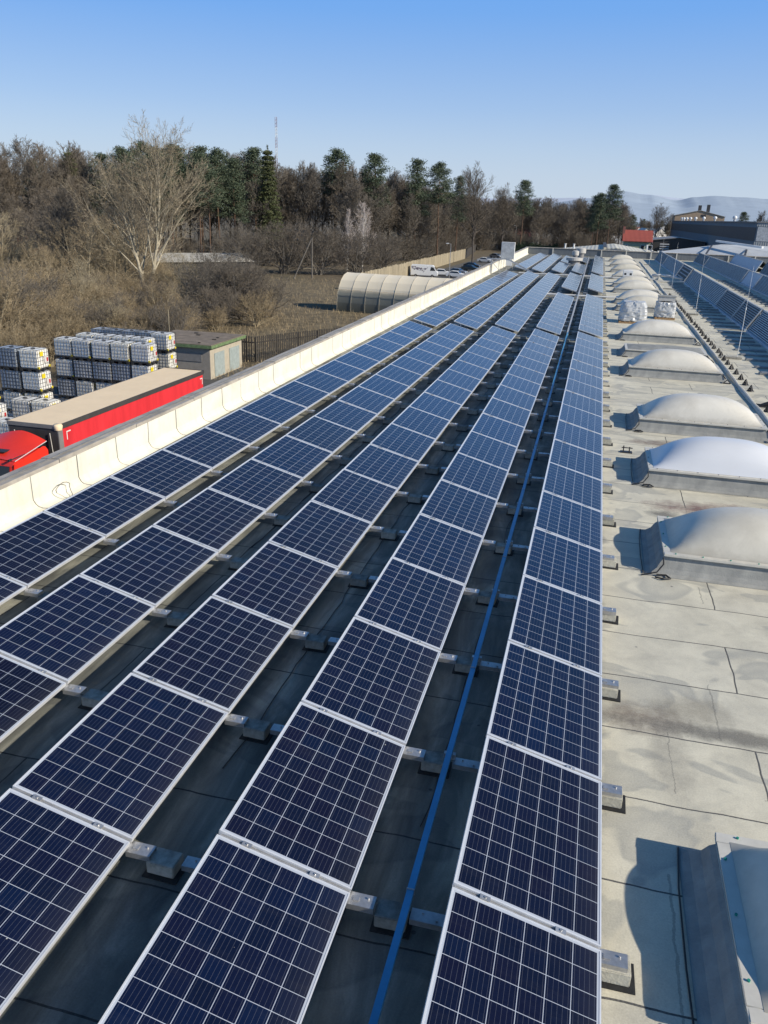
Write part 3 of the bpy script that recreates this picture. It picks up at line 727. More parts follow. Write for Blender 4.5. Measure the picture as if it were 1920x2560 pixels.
# louvred rooflights, seen from their shaded side
def louvre(name,x,ya,yb,label,style='fine',h=1.0,back=True,group='louvred rooflights on the right of the roof'):
    e=empty(name,(x,ya,0),0,label,'rooflight',group); L=yb-ya; dx=.52
    n=Vector((-h,0,dx)).normalized()   # outward normal
    def P(t,off=0,y=0): return (dx*t+n.x*off,y,.10+(h-.10)*t+n.z*off)
    mb=MB(); mb.hexa([P(0,0,0),P(1,0,0),P(1,0,L),P(0,0,L),P(0,-.03,0),P(1,-.03,0),P(1,-.03,L),P(0,-.03,L)]); mb.build('backing',M['slat_back'] if style!='plain' else M['plain'],e)
    mb=MB(); k=13 if style=='fine' else 10
    if style=='open': k=4
    if style!='plain':
        for i in range(k):
            t0=(i+.22)/k; t1=(i+.68)/k
            if style=='open': t0,t1=(i+.3)/k,(i+.62)/k
            mb.hexa([P(t0,.002,.02),P(t1,.002,.02),P(t1,.002,L-.02),P(t0,.002,L-.02),P(t0,.035,.02),P(t1,.022,.02),P(t1,.022,L-.02),P(t0,.035,L-.02)])
        mb.build('louvre',M['slat'] if style=='fine' else M['slat_dark'],e)
    mb=MB()
    for yy in (0,L-.06): mb.hexa([P(0,.002,yy),P(1,.002,yy),P(1,.002,yy+.06),P(0,.002,yy+.06),P(0,.06,yy),P(1,.06,yy),P(1,.06,yy+.06),P(0,.06,yy+.06)])
    mb.bar((dx-.0,0,h+.015),(dx-.0,L,h+.015),.08,.035)
    mb.build('frame',M['slat'],e)
    MB().box(-.10,.02,0,L,0,.10).build('sill',M['plain'],e)
    if back:
        mb=MB(); mb.hexa([(dx+.03,0,h-.03),(dx+1.5,0,.05),(dx+1.5,L,.05),(dx+.03,L,h-.03),(dx+.03,0,h),(dx+1.53,0,.08),(dx+1.53,L,.08),(dx+.03,L,h)]); mb.build('roof_sheet',M['curb'],e)
    return e
X1,X2,X3=6.87,11.45,15.75
louvre('louvred_rooflight',X1,20.0,39.45,'louvred rooflight with pale slats, nearest at the right edge of the picture','fine',.98)
louvre('louvred_rooflight',X1,39.95,44.4,'short dark-slatted louvred rooflight at the near end of the long first line','dark',.98)
louvre('louvred_rooflight',X1,44.45,50.9,'dark-slatted louvred rooflight between a pale batten and the long pale-slatted one','dark',1.0)
louvre('louvred_rooflight',X1,50.95,69.9,'long pale-slatted louvred rooflight near the crossing silver duct','fine',1.03)
louvre('louvred_rooflight',X1,70.6,78.2,'rooflight with open frame of four thick dark slats in the first line','open',1.08)
louvre('louvred_rooflight',X1,78.6,96.5,'pale-slatted louvred rooflight beyond the open-framed one','fine',1.08)
louvre('louvred_rooflight',X1,96.8,110.5,'dark-slatted rooflight farthest along the first line by the end parapet','dark',1.08)
louvre('louvred_rooflight',X2,34,66.8,'pale-slatted rooflight in second line nearest the right edge of the picture','fine',1.05)
louvre('louvred_rooflight',X2,67.0,73.0,'rooflight with plain pale blue cover in the second line','plain',1.05)
louvre('louvred_rooflight',X2,73.2,99,'long pale-slatted rooflight behind the plain pale blue one, second line','fine',1.08)
louvre('louvred_rooflight',X2,99.3,110,'dark-slatted rooflight at the far end of the second line','dark',1.08)
louvre('louvred_rooflight',X3,60,90.0,'rooflight with dark slats in the third line, at the right picture edge','dark',1.1)
louvre('louvred_rooflight',X3,92.5,111,'plain-covered rooflight of the third line near the end parapet','plain',1.1)
# roof slabs lying between holders and rooflights
sb=empty('roof_slab'); MB().box(0,1.32,-.17,.17,.001,.075).build('slab',M['slab'],sb,bevel=.01); i=0
MB().box(.05,.60,-.15,.13,.0755,.09).build('top_strip',M['slat_dark'],sb)
sy=[20.4,21.7,23.0,24.3,25.6,26.9,28.2,29.5,31.0,32.3,33.5,35.05,36.1,37.3,38.8,40.1,41.3,42.7,44.3,46.0]+[47.5+1.45*k for k in range(16)]
for y in sy:
    o=sb if i==0 else dup(sb); o.location=(5.45+U(-.07,.1),y,0); o.rotation_euler.z=R(U(-1.5,1.5)); o.scale=(U(.8,1.02) if y>27 else .6,U(.55,1.0),U(.6,1)); i+=1
    if y<27: o.location.x+=.55
    tag(o,'dark flat roof slab, %s from the near end in front of the first rooflights'%nth(i),'slab','flat slabs lying before the louvred rooflights')
j=0
for y in [44+1.5*k for k in range(22)]:
    o=dup(sb); o.location=(9.9+U(-.07,.1),y,0); j+=1
    tag(o,'dark flat roof slab, %s from the near end before the second rooflight line'%nth(j),'slab','flat slabs lying between the rooflight lines')
# silver duct crossing to the rooflights
dk=empty('silver_duct',(0,0,0),0,'white and silver insulated duct crossing from the domes to the rooflights','duct')
MB().path([(4.5,73.2,.32),(5.2,73.0,.36),(5.9,71.8,.36),(6.75,70.9,.25)],.10,10).build('duct',M['wrap'],dk,smooth=True)
MB().box(4.7,6.8,70.0,70.35,.02,.12).box(4.6,5.0,72.7,73.3,.02,.22).build('support',M['rim'],dk)
# cross pipes at the breaks in the rows
for (y,x0,x1,nm,lb) in ((52.3,-3.4,2.0,'cross_pipe','white pipe crossing the roof at the first break in the right-hand rows'),(71.2,-6.4,4.6,'cross_pipe','pale conduit crossing all rows below the white cabinet')):
    e=empty(nm,(0,0,0),0,lb,'pipe','pipes crossing between the panel blocks')
    MB().path([(x0,y,.12),(x1,y,.12)],.05,8).build('pipe',M['pvc'],e)
    MB().path([(x0,y+.35,.10),(x1*.6,y+.35,.10)],.035,8).build('thin_pipe',M['pvc'],e)
    m=MB()
    for k in range(int((x1-x0)/1.2)): m.box(x0+.3+k*1.2,x0+.5+k*1.2,y-.15,y+.5,0,.065)
    m.build('support',M['concrete'],e)

random.seed(31)
for i,(x0,ya,yb) in enumerate(((-2.75,5.2,12.6),(-.98,5.0,9.8),(-4.45,9.0,19.0),(-1.02,11,22),(-2.7,14,24))):
    m=MB(); y=ya; pts=[]
    while y<yb: pts.append((x0+.16+.05*noise.noise(Vector((y*.9,i,0)))+.015*U(-1,1),y,.012+.03*max(0,noise.noise(Vector((y*2,i,5)))))); y+=.22
    m.path(pts,.0055,5)
    tag(m.build('loose_cable',M['black']),'thin loose black cable on the felt in the gap, %s one from the near end'%nth(i+1),'cable','loose cables between the panel rows')
# wrapped pallets on the roof
def crate_stack(name,loc,w,d,h,label,seed,top=False):
    random.seed(seed); e=empty(name,loc,0,label,'pallet')
    m=MB()
    for k in range(3): m.box(-w/2,w/2,-d/2+k*(d-.1)/2,-d/2+.1+k*(d-.1)/2,0,.08)
    for k in range(6): m.box(-w/2+k*(w-.1)/5,-w/2+.1+k*(w-.1)/5,-d/2,d/2,.08,.11)
    m.build('pallet',M['palletwood'],e)
    # crumpled film
    m=MB(); nx=44; nz=26
    def pt_(k,j):
        t=k/nx*2*math.pi; c,s=math.cos(t),math.sin(t); q=(abs(c)**6+abs(s)**6)**(-1/6)
        tap=1-.22*(j/nz)**3 if not top else 1-.06*(j/nz)**6
        rn=1+.09*noise.noise(Vector((c*3+seed,s*3,j*.22)))+.05*noise.noise(Vector((c*9+seed,s*9,j*.5)))
        return (c*q*w/2*tap*rn,s*q*d/2*tap*rn,.115+(h-.115)*j/nz+ (.03*noise.noise(Vector((c*4,s*4,seed))) if j else 0))
    for j in range(nz):
        for k in range(nx): m.quad(pt_(k,j),pt_(k+1,j),pt_(k+1,j+1),pt_(k,j+1))
    m.v.append((0,0,h+.03)); ci=len(m.v)-1
    for k in range(nx): i0=len(m.v); m.v+=[pt_(k,nz),pt_(k+1,nz)]; m.f.append((i0,i0+1,ci))
    m.build('plastic_wrap',M['wrap'],e,smooth=True)
    if top:
        MB().box(-w*.42,w*.42,-d*.35,d*.35,h+.06,h+.26).build('carton',M['carton'],e)
        MB().box(-w*.45,w*.45,-d*.38,d*.38,h+.26,h+.29).build('lid',M['curb'],e)
    random.seed(seed+99); return e
crate_stack('wrapped_pallet',(1.88,40.7,0),1.25,1.3,.98,'plastic-wrapped pallet of boxes standing left behind a dome',3)
crate_stack('wrapped_pallet',(3.50,43.2,0),.95,1.0,.82,'plastic-wrapped pallet with a loose carton lying on top, by the rooflights',5,True)
ac=empty('ventilation_box',(2.3,66.5,0),0,'small white ventilation box standing among the far domes','vent')
MB().box(-.35,.35,-.4,.4,.0,.95).build('housing',M['white'],ac,bevel=.02)
MB().box(-.28,-.12,-.402,-.4001,.65,.8).box(.12,.28,-.402,-.4001,.65,.8).build('grille',M['black'],ac)

# ventilators between rows
def stack(loc,r_,h,label):
    e=empty('roof_ventilator',loc,0,label,'ventilator')
    MB().lathe([(r_*.7,0),(r_*.7,h*.6)],n=20).build('pipe',M['grey'],e,smooth=True)
    MB().lathe([(r_*.7,h*.55),(r_,h*.6),(r_,h*.95),(r_*.6,h),(0,h*1.02)],n=24).build('cap',M['carton'],e)
    return e
stack((-2.45,90.3,0),.85,.75,'broad pale round ventilator between the far panel blocks')
stack((-2.55,95.6,0),.38,1.25,'narrow pale round ventilator just behind the broad one')
stack((-2.05,99.5,0),.55,1.45,'taller pale ventilator nearest the end parapet')
# cabinet on legs by the parapet
cb=empty('white_cabinet',(-7.95,76.8,0),0,'tall white box cabinet standing on thin legs beside the parapet','cabinet')
MB().box(-.68,.52,-.18,.18,.93,2.38).build('housing',M['white'],cb,bevel=.02)
MB().box(-.66,.50,-.185,-.1805,.96,2.35).build('door',M['slat'],cb)
for x in (-.62,-.38,-.12,.14,.46): MB().tube((x,U(-.14,.14),0),(x,0,.93),.02,n=6).build('leg',M['galv'],cb)
MB().box(-.2,.35,-.12,.12,.35,.90).build('lower_box',M['white'],cb)
am=empty('cable_bridge',(0,0,0),0,'galvanised cable bridge rising over the parapet and sloping down onto the roof','cable tray')
for dy in (-.12,.12): MB().bar((-9.0,70+dy,1.20),(-7.3,70+dy,1.24),.05,.10).bar((-7.3,70+dy,1.24),(-5.1,70+dy,.22),.05,.10).build('side_rail',M['galv'],am)
MB().bar((-9.0,70,1.17),(-7.3,70,1.21),.22,.02).bar((-7.3,70,1.21),(-5.1,70,.19),.22,.02).build('tray_floor',M['galv'],am)
MB().bar((-8.60,70.2,0),(-8.60,70.2,1.13),.08,.08).bar((-8.6,69.8,0),(-8.6,69.8,1.13),.08,.08).bar((-8.55,69.8,.95),(-7.6,69.8,.05),.04,.04).build('post',M['galv'],am)

# ------------------------------------------------------------------ neighbouring roofs and buildings
def gable(name,x0,x1,y0,y1,ze,zr,mat_roof,mat_wall,label,xr=None,cat='building',over=.3,axis='y'):
    """gabled block: ridge along y at x=xr (or along x at y mid)"""
    e=empty(name,((x0+x1)/2,(y0+y1)/2,G),0,label,cat); ox,oy=(x0+x1)/2,(y0+y1)/2
    zb=0; ze_=ze-G; zr_=zr-G
    X0,X1,Y0_,Y1_=x0-ox,x1-ox,y0-oy,y1-oy
    mb=MB()
    if axis=='y':
        xm=(xr-ox) if xr is not None else 0
        mb.prism([(X0,zb),(X1,zb),(X1,ze_),(xm,zr_-.02),(X0,ze_)],Y0_,Y1_)
        mb.build('wall',mat_wall,e)
        rb=MB()
        for (a,za),(b,zb2) in (((X0-over,ze_-over*(zr_-ze_)/(xm-X0)),(xm,zr_)),((xm,zr_),(X1+over,ze_-over*(zr_-ze_)/(X1-xm)))):
            rb.hexa([(a,Y0_-over,za),(b,Y0_-over,zb2),(b,Y1_+over,zb2),(a,Y1_+over,za),(a,Y0_-over,za+.15),(b,Y0_-over,zb2+.15),(b,Y1_+over,zb2+.15),(a,Y1_+over,za+.15)])
    else:
        ym=0
        mb.prism([(Y0_,zb),(Y1_,zb),(Y1_,ze_),(ym,zr_-.02),(Y0_,ze_)],X0,X1,'x')
        mb.build('wall',mat_wall,e)
        rb=MB()
        for (a,za),(b,zb2) in (((Y0_-over,ze_-over*(zr_-ze_)/(ym-Y0_)),(ym,zr_)),((ym,zr_),(Y1_+over,ze_-over*(zr_-ze_)/(Y1_-ym)))):
            rb.hexa([(X0-over,a,za),(X1+over,a,za),(X1+over,b,zb2),(X0-over,b,zb2),(X0-over,a,za+.15),(X1+over,a,za+.15),(X1+over,b,zb2+.15),(X0-over,b,zb2+.15)])
    rb.build('roof',mat_roof,e)
    return e
e=gable('low_hall',-8.5,11.6,132,156,-.85,.50,M['shedroof'],M['whitewall'],'low hall with a pale cream gabled roof and dark ridge behind the end parapet',xr=2.3,over=.1)
MB().box(-1.1,-.55,-13.2,13.2,8.98,9.04).build('ridge_cover',M['darkgrey'],e)
MB().box(6.1,6.4,-13.2,13.2,8.55,8.60).build('gutter_strip',M['darkgrey'],e)
for i,x in enumerate((-5.2,-3.9)):
    o=empty('flue_pipe',(x,133,-.6),0,'white flue pipe on the cream roof, %s of the pair'%('left one','right one')[i],'flue','white flue pipes on the cream roof')
    MB().tube((0,0,0),(0,0,1.45),.13,n=10).build('pipe',M['pvc'],o); MB().tube((0,0,1.45),(0,0,1.55),.17,n=10).build('cap',M['pvc'],o)
for i,(x,hh) in enumerate(((6.9,1.9),(7.7,1.2),(8.6,1.1))):
    o=empty('flue_pipe',(x,134,-.8),0,'slim white flue pipe near the gutter strip, %s from the left'%nth(i+1),'flue','slim flue pipes before the green house')
    MB().tube((0,0,0),(0,0,hh),.11,n=10).build('pipe',M['pvc'],o); MB().tube((0,0,hh),(0,0,hh+.1),.15,n=10).build('cap',M['pvc'],o)
e=empty('side_hall',(0,0,0),0,'low hall with wide white sheet roof half in blue shade behind the rooflights','building')
m=MB(); m.v=[(9.8,128,-.7),(40,118,-.7),(40,150,1.3),(19.5,150,1.35),(10.2,150,-.1)]; m.f=[(0,1,2,3,4)]; m.build('roof',M['whiteroof'],e)
m=MB().box(9,39,129,149,G,-.7); m.build('wall',M['hall_l'],e)
m=MB()
for k in range(4): m.bar((14+k*5.5,126,-.62-.02*k),(18+k*5.5,149.5,1.28+.01*k),.3,.05)
m.build('roof_strip',M['darkgrey'],e)
m=MB().bar((18.5,149,1.85),(24,139,1.35),.35,.3); m.build('roof_edge',M['white'],e)
# green house with red roof
e=gable('green_house',5.9,12.5,228,238,-.25,2.15,M['redroof'],M['greenwall'],'small pale green house with bright red sheet roof','',axis='x',over=.5)
e['category']='house'
for k,(x,w) in enumerate(((-2.9,.5),(1.0,.8),(2.9,.9))):
    f_=MB().box(x-.1,x+w+.1,-5.06,-5.005,5.7,7.1).build('window_frame' if 0 else 'window',M['white'],e); MB().box(x,x+w,-5.09,-5.065,5.8,7.0).build('pane',M['glass'],f_)
MB().box(-3.9,-3.3,-2,-1.4,9.2,11.4).build('chimney',M['brickred'],e)
# big dark hall: long shaded face, near gable lighter
e=empty('industrial_hall',(0,0,0),0,'large dark grey industrial hall with a broad brown band at the right','building')
A=Vector((27.7,170,0)); B=Vector((28.6,372,0)); 
def face(m,z0a,z1a,z0b,z1b,off): m.hexa([(A.x-off,A.y,z0a),(A.x+.3,A.y,z0a),(B.x+.3,B.y,z0b),(B.x-off,B.y,z0b),(A.x-off,A.y,z1a),(A.x+.3,A.y,z1a),(B.x+.3,B.y,z1b),(B.x-off,B.y,z1b)])
m=MB(); m.prism([(A.x,G),(75,G),(75,4.95),(A.x,4.95)],170,372); m.build('wall',M['hall'],e)
m=MB(); m.box(A.x-.05,A.x-.001,170.5,371.5,1.7,4.1); m.build('brown_band',M['hall_b'],e)
m=MB(); m.box(A.x-.25,75.2,169.8,372.2,4.95,5.15); m.build('roof',M['grey'],e)
m=MB(); m.box(27.9,75,169.9,169.99,1.7,4.2); m.build('light_band',M['slat'],e)
m=MB(); m.box(27.72,75,169.93,169.995,G,1.6); m.box(27.72,75,169.93,169.995,4.3,4.9); m.build('front_cladding',M['hall_l'],e)
for i in range(8):
    t=[.035,.085,.15,.225,.32,.45,.60,.80][i]; yy=360-t*(360-178)
    o=empty('turbine_vent',(29.8,yy,5.15),0,'silver turbine vent, %s from the left on the dark hall roof'%nth(i+1),'roof vent','turbine vents along the hall roof')
    MB().tube((0,0,0),(0,0,.55),.28,n=10).build('neck',M['galv'],o)
    MB().lathe([(.3,.5),(.5,.7),(.52,.95),(.35,1.2),(0,1.3)],n=14).build('cowl',M['white'],o,smooth=True)
gable('ochre_building',29.5,49.5,385,400,7.3,9.5,M['corr'],M['orange'],'ochre building with low gabled roof behind the dark hall').children
e=bpy.data.objects['ochre_building']
for x in (0,3.4): MB().box(x-1,x+.3,-6.9,-6,17.0,19.9+.1*x).build('chimney',M['darkgrey'],e)
MB().box(.6,2.4,-7.6,-7.52,15.3,16.3).build('window',M['darkgrey'],e)
e=gable('dark_shed',13.5,27,240,262,-.2,.6,M['grey'],M['darkgrey'],'dark flat open shed between green house and industrial hall')
o=empty('pallet_pile',(15.8,226,-8.3),0,'pile of pale boards standing before the dark shed','pallet pile')
for k in range(5): MB().box(-1.1,1.1,-.6,.6,5.2+k*.55,5.45+k*.55).build('board',M['whitewall'],o)
MB().box(-1.0,1.0,-.5,.5,0,5.2).build('base',M['darkgrey'],o)
# hazy houses farther off
def house(x,y,w,d,h,rh,wm,rm,label,rz=0,z=G,group=None,name='house'):
    e=empty(name,(x,y,z),rz,label,'house',group)
    MB().prism([(-w/2,0),(w/2,0),(w/2,h),(0,h+rh-.05),(-w/2,h)],-d/2,d/2).build('wall',wm,e)
    m=MB()
    for s in (-1,1): m.hexa([(s*(w/2+.4),-d/2-.4,h-.4*rh*2/w),(0,-d/2-.4,h+rh),(0,d/2+.4,h+rh),(s*(w/2+.4),d/2+.4,h-.4*rh*2/w),(s*(w/2+.4),-d/2-.4,h-.4*rh*2/w+.2),(0,-d/2-.4,h+rh+.2),(0,d/2+.4,h+rh+.2),(s*(w/2+.4),d/2+.4,h-.4*rh*2/w+.2)])
    m.build('roof',rm,e)
    for k in range(2):
        f_=MB().box(-w*.3+k*w*.38,-w*.3+k*w*.38+1.1,-d/2-.05,-d/2-.003,h*.5,h*.5+1.3).build('window',M['white'],e)
        MB().box(-w*.3+k*w*.38+.1,-w*.3+k*w*.38+1.0,-d/2-.08,-d/2-.052,h*.5+.1,h*.5+1.2).build('pane',M['glass'],f_)
    return e
house(-64,262,10,9,5.5,3.5,M['whitewall'],M['grey'],'pale gabled house behind the trees above the car park',R(8))
house(-34,400,16,10,3.5,4,M['whitewall'],M['brickred'],'long white house with red-brown roof glimpsed between far trunks',R(80))
house(-84,236,13,9,4.5,2.5,M['render'],M['grey'],'beige house glimpsed through the wood left of the birch',R(70))
house(-124,160,8,8,2.6,3,M['render'],M['brickred'],'house with red roof half hidden by the left thicket',R(20))
house(-97,131,7,6,2.8,2.2,M['render'],M['brickred'],'small hut with faded red roof behind the bushes at far left',R(35))
for i,(x,y) in enumerate(((14,480),(24,520),(33,560),(20,600),(45,640),(8,560),(90,760),(60,900),(120,1000))):
    house(x,y,12,9,5,4,M['whitewall'],M['brickred'] if i%3==0 else M['whitewall'],'tiny distant village house, %s from the red-roofed green house'%nth(i+1),R(20*i),group='distant village houses')

# ------------------------------------------------------------------ left side: long shed, fences, utility hut
e=empty('long_shed',(-77.5,152,G),math.atan2(16.5,14.5),'long low shed with pale corrugated roof beyond the bare trees','shed')
MB().box(-11,11,-2.5,2.5,0,2.7).build('wall',M['darkwood'],e)
MB().hexa([(-11.5,-3,2.6),(11.5,-3,2.6),(11.5,3,3.9),(-11.5,3,3.9),(-11.5,-3,2.7),(11.5,-3,2.7),(11.5,3,4.0),(-11.5,3,4.0)]).build('roof',M['corr'],e)
def fence(name,p0,p1,h,mat,label,board=.25,gap=.0,rag=.12):
    p0=Vector((*p0,G));p1=Vector((*p1,G)); L=(p1-p0).length; rz=math.atan2(p1.y-p0.y,p1.x-p0.x)
    e=empty(name,p0,rz,label,'fence'); m=MB(); x=0
    while x<L-board:
        m.box(x,x+board-.015,-.02,.02,.05,h+U(-rag,rag)); x+=board+gap
    m.build('board',mat,e)
    m=MB(); x=0
    while x<L: m.box(x,x+.12,.025,.14,0,h-.1); x+=2.5
    m.build('post',mat,e); MB().box(0,L,.025,.07,h*.75,h*.75+.1).build('rail',mat,e)
    return e
fence('board_fence',(-39.2,138),(-40.6,262),3.0,M['wood'],'tall weathered board fence running away beside the van and car park',.7)
fence('board_fence',(-40.6,262.4),(-45.5,318),2.7,M['darkwood'],'dark shaded far stretch of the board fence under the tall trees',.9)
fence('picket_fence',(-72,128),(-58,125),1.4,M['wood'],'low open picket fence below the long shed',.12,.12)
fence('slat_fence',(-28.3,66.2),(-20,82),2.3,M['darkwood'],'dark slatted fence right of the utility hut',.12,.10,.02)
fence('slat_fence',(-34.2,66),(-28.4,66.1),2.3,M['darkwood'],'dark slatted fence behind the utility hut',.12,.10,.02)
# utility hut
e=empty('utility_hut',(-31.6,60.9,G),0,'flat-roofed beige utility hut with mossy green roof edge','hut')
MB().box(-3.0,3.0,-3.0,3.0,0,2.45).build('wall',M['render'],e)
MB().box(-3.0,2.99,-3.03,-3.003,0,2.44).build('shaded_wall',M['render_g'],e)  # grey sheet over the same wall, its shade put into the colour
MB().box(-3.3,3.3,-3.3,3.3,2.45,2.68).build('roof_edge',M['greenroof'],e)
MB().box(-3.24,3.24,-3.24,3.24,2.683,2.73).build('roof',M['rooffelt2'],e)
MB().box(3.003,3.05,-2.3,-.5,.1,1.95).box(3.003,3.05,.5,2.4,.1,1.95).build('door',M['bluegrey'],e)
MB().box(-2.7,-1.5,-3.07,-3.031,.05,2.0).build('door',M['grey'],e)
MB().box(-.1,2.3,-3.07,-3.031,1.35,2.0).build('window',M['grey'],e)
MB().box(-2.45,-1.75,-3.09,-3.072,1.4,1.8).box(-1.72,-1.55,-3.09,-3.072,1.05,1.25).build('grille',M['black'],e)
m=MB()
for k in range(9): x,y=U(-2.8,2.8),U(-2.8,2.8); m.box(x,x+U(.1,.4),y,y+U(.1,.3),2.733,2.8)
m.build('debris',M['darkwood'],e)
# rubble by the fence
m=MB(); random.seed(3)
for k in range(14):
    x,y=U(-1.6,1.6),U(-1,1); s=U(.2,.6); m.hexa([(x,y,0),(x+s,y+.1,0),(x+s*.9,y+s,0),(x-.1,y+s,0),(x+.1,y+.1,s*.5),(x+s*.8,y+.2,s*.4),(x+s*.7,y+s*.8,s*.5),(x+.05,y+s*.8,s*.35)])
o=m.build('rubble_pile',M['whitewall']); o.location=(-25.6,66.5,G); tag(o,'small pile of pale rubble in front of the dark slatted fence','rubble')

# ------------------------------------------------------------------ IBC tanks
def make_ibc(dark):
    e=empty('tank_container'); w,d,h=1.26,1.10,1.22
    m=MB(); m.box(-w/2+.03,w/2-.03,-d/2+.03,d/2-.03,.17,h-.02)
    if dark:
        for k in range(6): m.box(-w/2+.08+k*.19,-w/2+.19+k*.19,-d/2+.012,-d/2+.03,.2,h-.1)
    m.build('tank',M['tank_dark'] if dark else M['tank'],e,bevel=.06 if not dark else .02)
    m=MB(); r_=.0095 if not dark else .013
    for k in range(7):
        x=-w/2+k*w/6
        for y in (-d/2,d/2): m.tube((x,y,.15),(x,y,h),r_,n=4)
        m.tube((x,-d/2,h),(x,d/2,h),r_,n=4) if k in (0,2,4,6) else None
    for k in range(6):
        y=-d/2+k*d/5
        for x in (-w/2,w/2): m.tube((x,y,.15),(x,y,h),r_,n=4)
    for k in range(6):
        z=.18+k*(h-.18)/5
        m.tube((-w/2,-d/2,z),(w/2,-d/2,z),r_,n=4); m.tube((-w/2,d/2,z),(w/2,d/2,z),r_,n=4); m.tube((-w/2,-d/2,z),(-w/2,d/2,z),r_,n=4); m.tube((w/2,-d/2,z),(w/2,d/2,z),r_,n=4)
    m.build('cage',M['cage'],e)
    m=MB(); m.box(-w/2,w/2,-d/2,d/2,.10,.145)
    for x in (-w/2,-.1,w/2-.2):
        for y in (-d/2,-.1,d/2-.2): m.box(x,x+.2,y,y+.2,0,.10)
    m.build('pallet',M['pallet'],e)
    MB().tube((0,0,h-.03),(0,0,h+.02),.12,n=14).build('lid',M['black'],e)
    if not dark:
        MB().box(w/2+.014,w/2+.02,-.35,-.05,.85,1.1).build('yellow_label',M['yellow'],e)
        MB().box(w/2+.014,w/2+.022,.0,.36,.45,.80).build('sign_plate',M['whitewall'],e)
        MB().box(w/2+.024,w/2+.028,.2,.34,.5,.72).build('red_label',M['redlab'],e)
        MB().box(w/2-.09,w/2-.005,-d/2+.005,-d/2+.12,.146,.27).box(w/2-.09,w/2-.005,d/2-.12,d/2-.005,.146,.27).build('corner_guard',M['yellow'],e)
    return e
ibc={0:make_ibc(False),1:make_ibc(True)}; used_i={0:False,1:False}
TI=['bottom','third','second','top']
def place_ibc(dark,x,y,tier,label):
    if used_i[dark]: o=dup(ibc[dark])
    else: o=ibc[dark]; used_i[dark]=True
    o.location=(x+U(-.03,.03),y+U(-.04,.04),G+tier*1.25); o.rotation_euler.z=R(U(-2,2))
    tag(o,label,'tank','caged plastic tanks stacked in the yard')
random.seed(21)
for c in range(5):
    for t in range(1,4):
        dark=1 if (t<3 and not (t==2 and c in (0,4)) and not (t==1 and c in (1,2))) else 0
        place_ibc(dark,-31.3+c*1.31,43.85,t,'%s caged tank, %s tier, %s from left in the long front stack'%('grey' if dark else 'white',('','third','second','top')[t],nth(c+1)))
for c in range(4):
    place_ibc(0,-31.2+c*1.30,45.95,3,'white caged tank, top tier of the second stack row, %s from left'%nth(c+1))
for c in range(5):
    dark=1 if c<4 else 0
    for t in ((3,) if c<4 else (2,3)):
        place_ibc(dark,-31.6+c*1.06+(.2 if c==4 else 0),48.3,t,'%s caged tank at the back of the stacks, %s tier, %s from left'%('grey' if dark else 'white',('','third','second','top')[t],nth(c+1)))
for c in range(2):
    for t in (2,3):
        place_ibc(1 if c==0 else 0,-31.9+c*1.36,39.6,t,'%s caged tank, %s tier of the separate left stack, %s one'%('grey' if c==0 else 'white',('','third','second','top')[t],('left','right')[c]))
for c in range(2): place_ibc(0,-30.2+c*1.30,38.0,1,'white caged tank in front below the left stack, %s one'%('left','right')[c])
for t in (0,1,2,3): pass
place_ibc(0,-31.35,36.2,2,'white caged tank cut by the left picture edge, upper one')
place_ibc(0,-31.0,36.2,1,'white caged tank cut by the left picture edge, lower one')
place_ibc(0,-27.9,33.6,1,'low white caged tank beside the trailer front corner')
# lower tanks carrying the stacks
for (x,y,n_) in ((-31.9,39.6,2),(-30.54,39.6,2),(-30.2,38.0,1),(-28.9,38.0,1),(-31.2,36.2,1),(-27.9,33.6,1)):
    for t in range(n_): place_ibc(0,x,y,t,'white caged tank low in the yard stacks, carrying the tanks above')
for c in range(5):
    for y,tt in ((43.85,1),(45.95,3),(48.3,3)):
        for t in range(tt):
            if (y==48.3 and c==4 and t==2) or (y==45.95 and c==4): continue
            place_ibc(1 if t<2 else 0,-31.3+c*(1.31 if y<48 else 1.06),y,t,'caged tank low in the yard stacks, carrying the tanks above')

# ------------------------------------------------------------------ truck
def wheel(parent,x,y,z,r_,w):
    o=MB().tube((x-w/2,y,z),(x+w/2,y,z),r_,n=22).build('wheel',M['tyre'],parent)
    MB().tube((x-w/2-.01,y,z),(x+w/2+.01,y,z),r_*.55,n=16).build('rim',M['grey'],o)
tl=empty('truck_trailer',(-22.80,28.95,G),0,'curtain trailer with cream roof and bright red side tarpaulin','trailer')
TW,TLn,TT=1.22,13.7,3.85
MB().box(-TW,TW,0.02,TLn,TT-.03,TT).build('roof',M['tan'],tl)
MB().box(-TW-.01,TW+.015,-.03,.0,TT-.16,TT+.01).box(-TW-.04,-TW,-.03,TLn,TT-.14,TT+.015).build('roof_edge',M['grey'],tl)
m=MB(); m.box(TW,TW+.05,.25,TLn+.02,TT-.20,TT+.02); m.box(-TW,TW+.05,TLn,TLn+.06,TT-.12,TT+.03); m.build('curtain_rail',M['darkgrey'],tl)
m=MB(); m2=MB()
ny=60
for k in range(ny):
    a,b=.32+k*(TLn-.4)/ny,.32+(k+1)*(TLn-.4)/ny
    xa=TW+.01+.012*math.sin(k*1.9); xb=TW+.01+.012*math.sin((k+1)*1.9)
    m.quad((xa,a,1.15),(xb,b,1.15),(xb,b,TT-.2),(xa,a,TT-.2)); m2.quad((-xa,a,1.15),(-xb,b,1.15),(-xb,b,TT-.14),(-xa,a,TT-.14))
m.build('tarpaulin',M['redtarp'],tl); m2.build('tarpaulin',M['redtarp'],tl)
def corner(x0,x1): return MB().box(x0,x1,0,.30,1.15,TT-.18).build('corner_post',M['grey'],tl)
corner(TW-.02,TW+.03); corner(-TW-.03,-TW+.02)
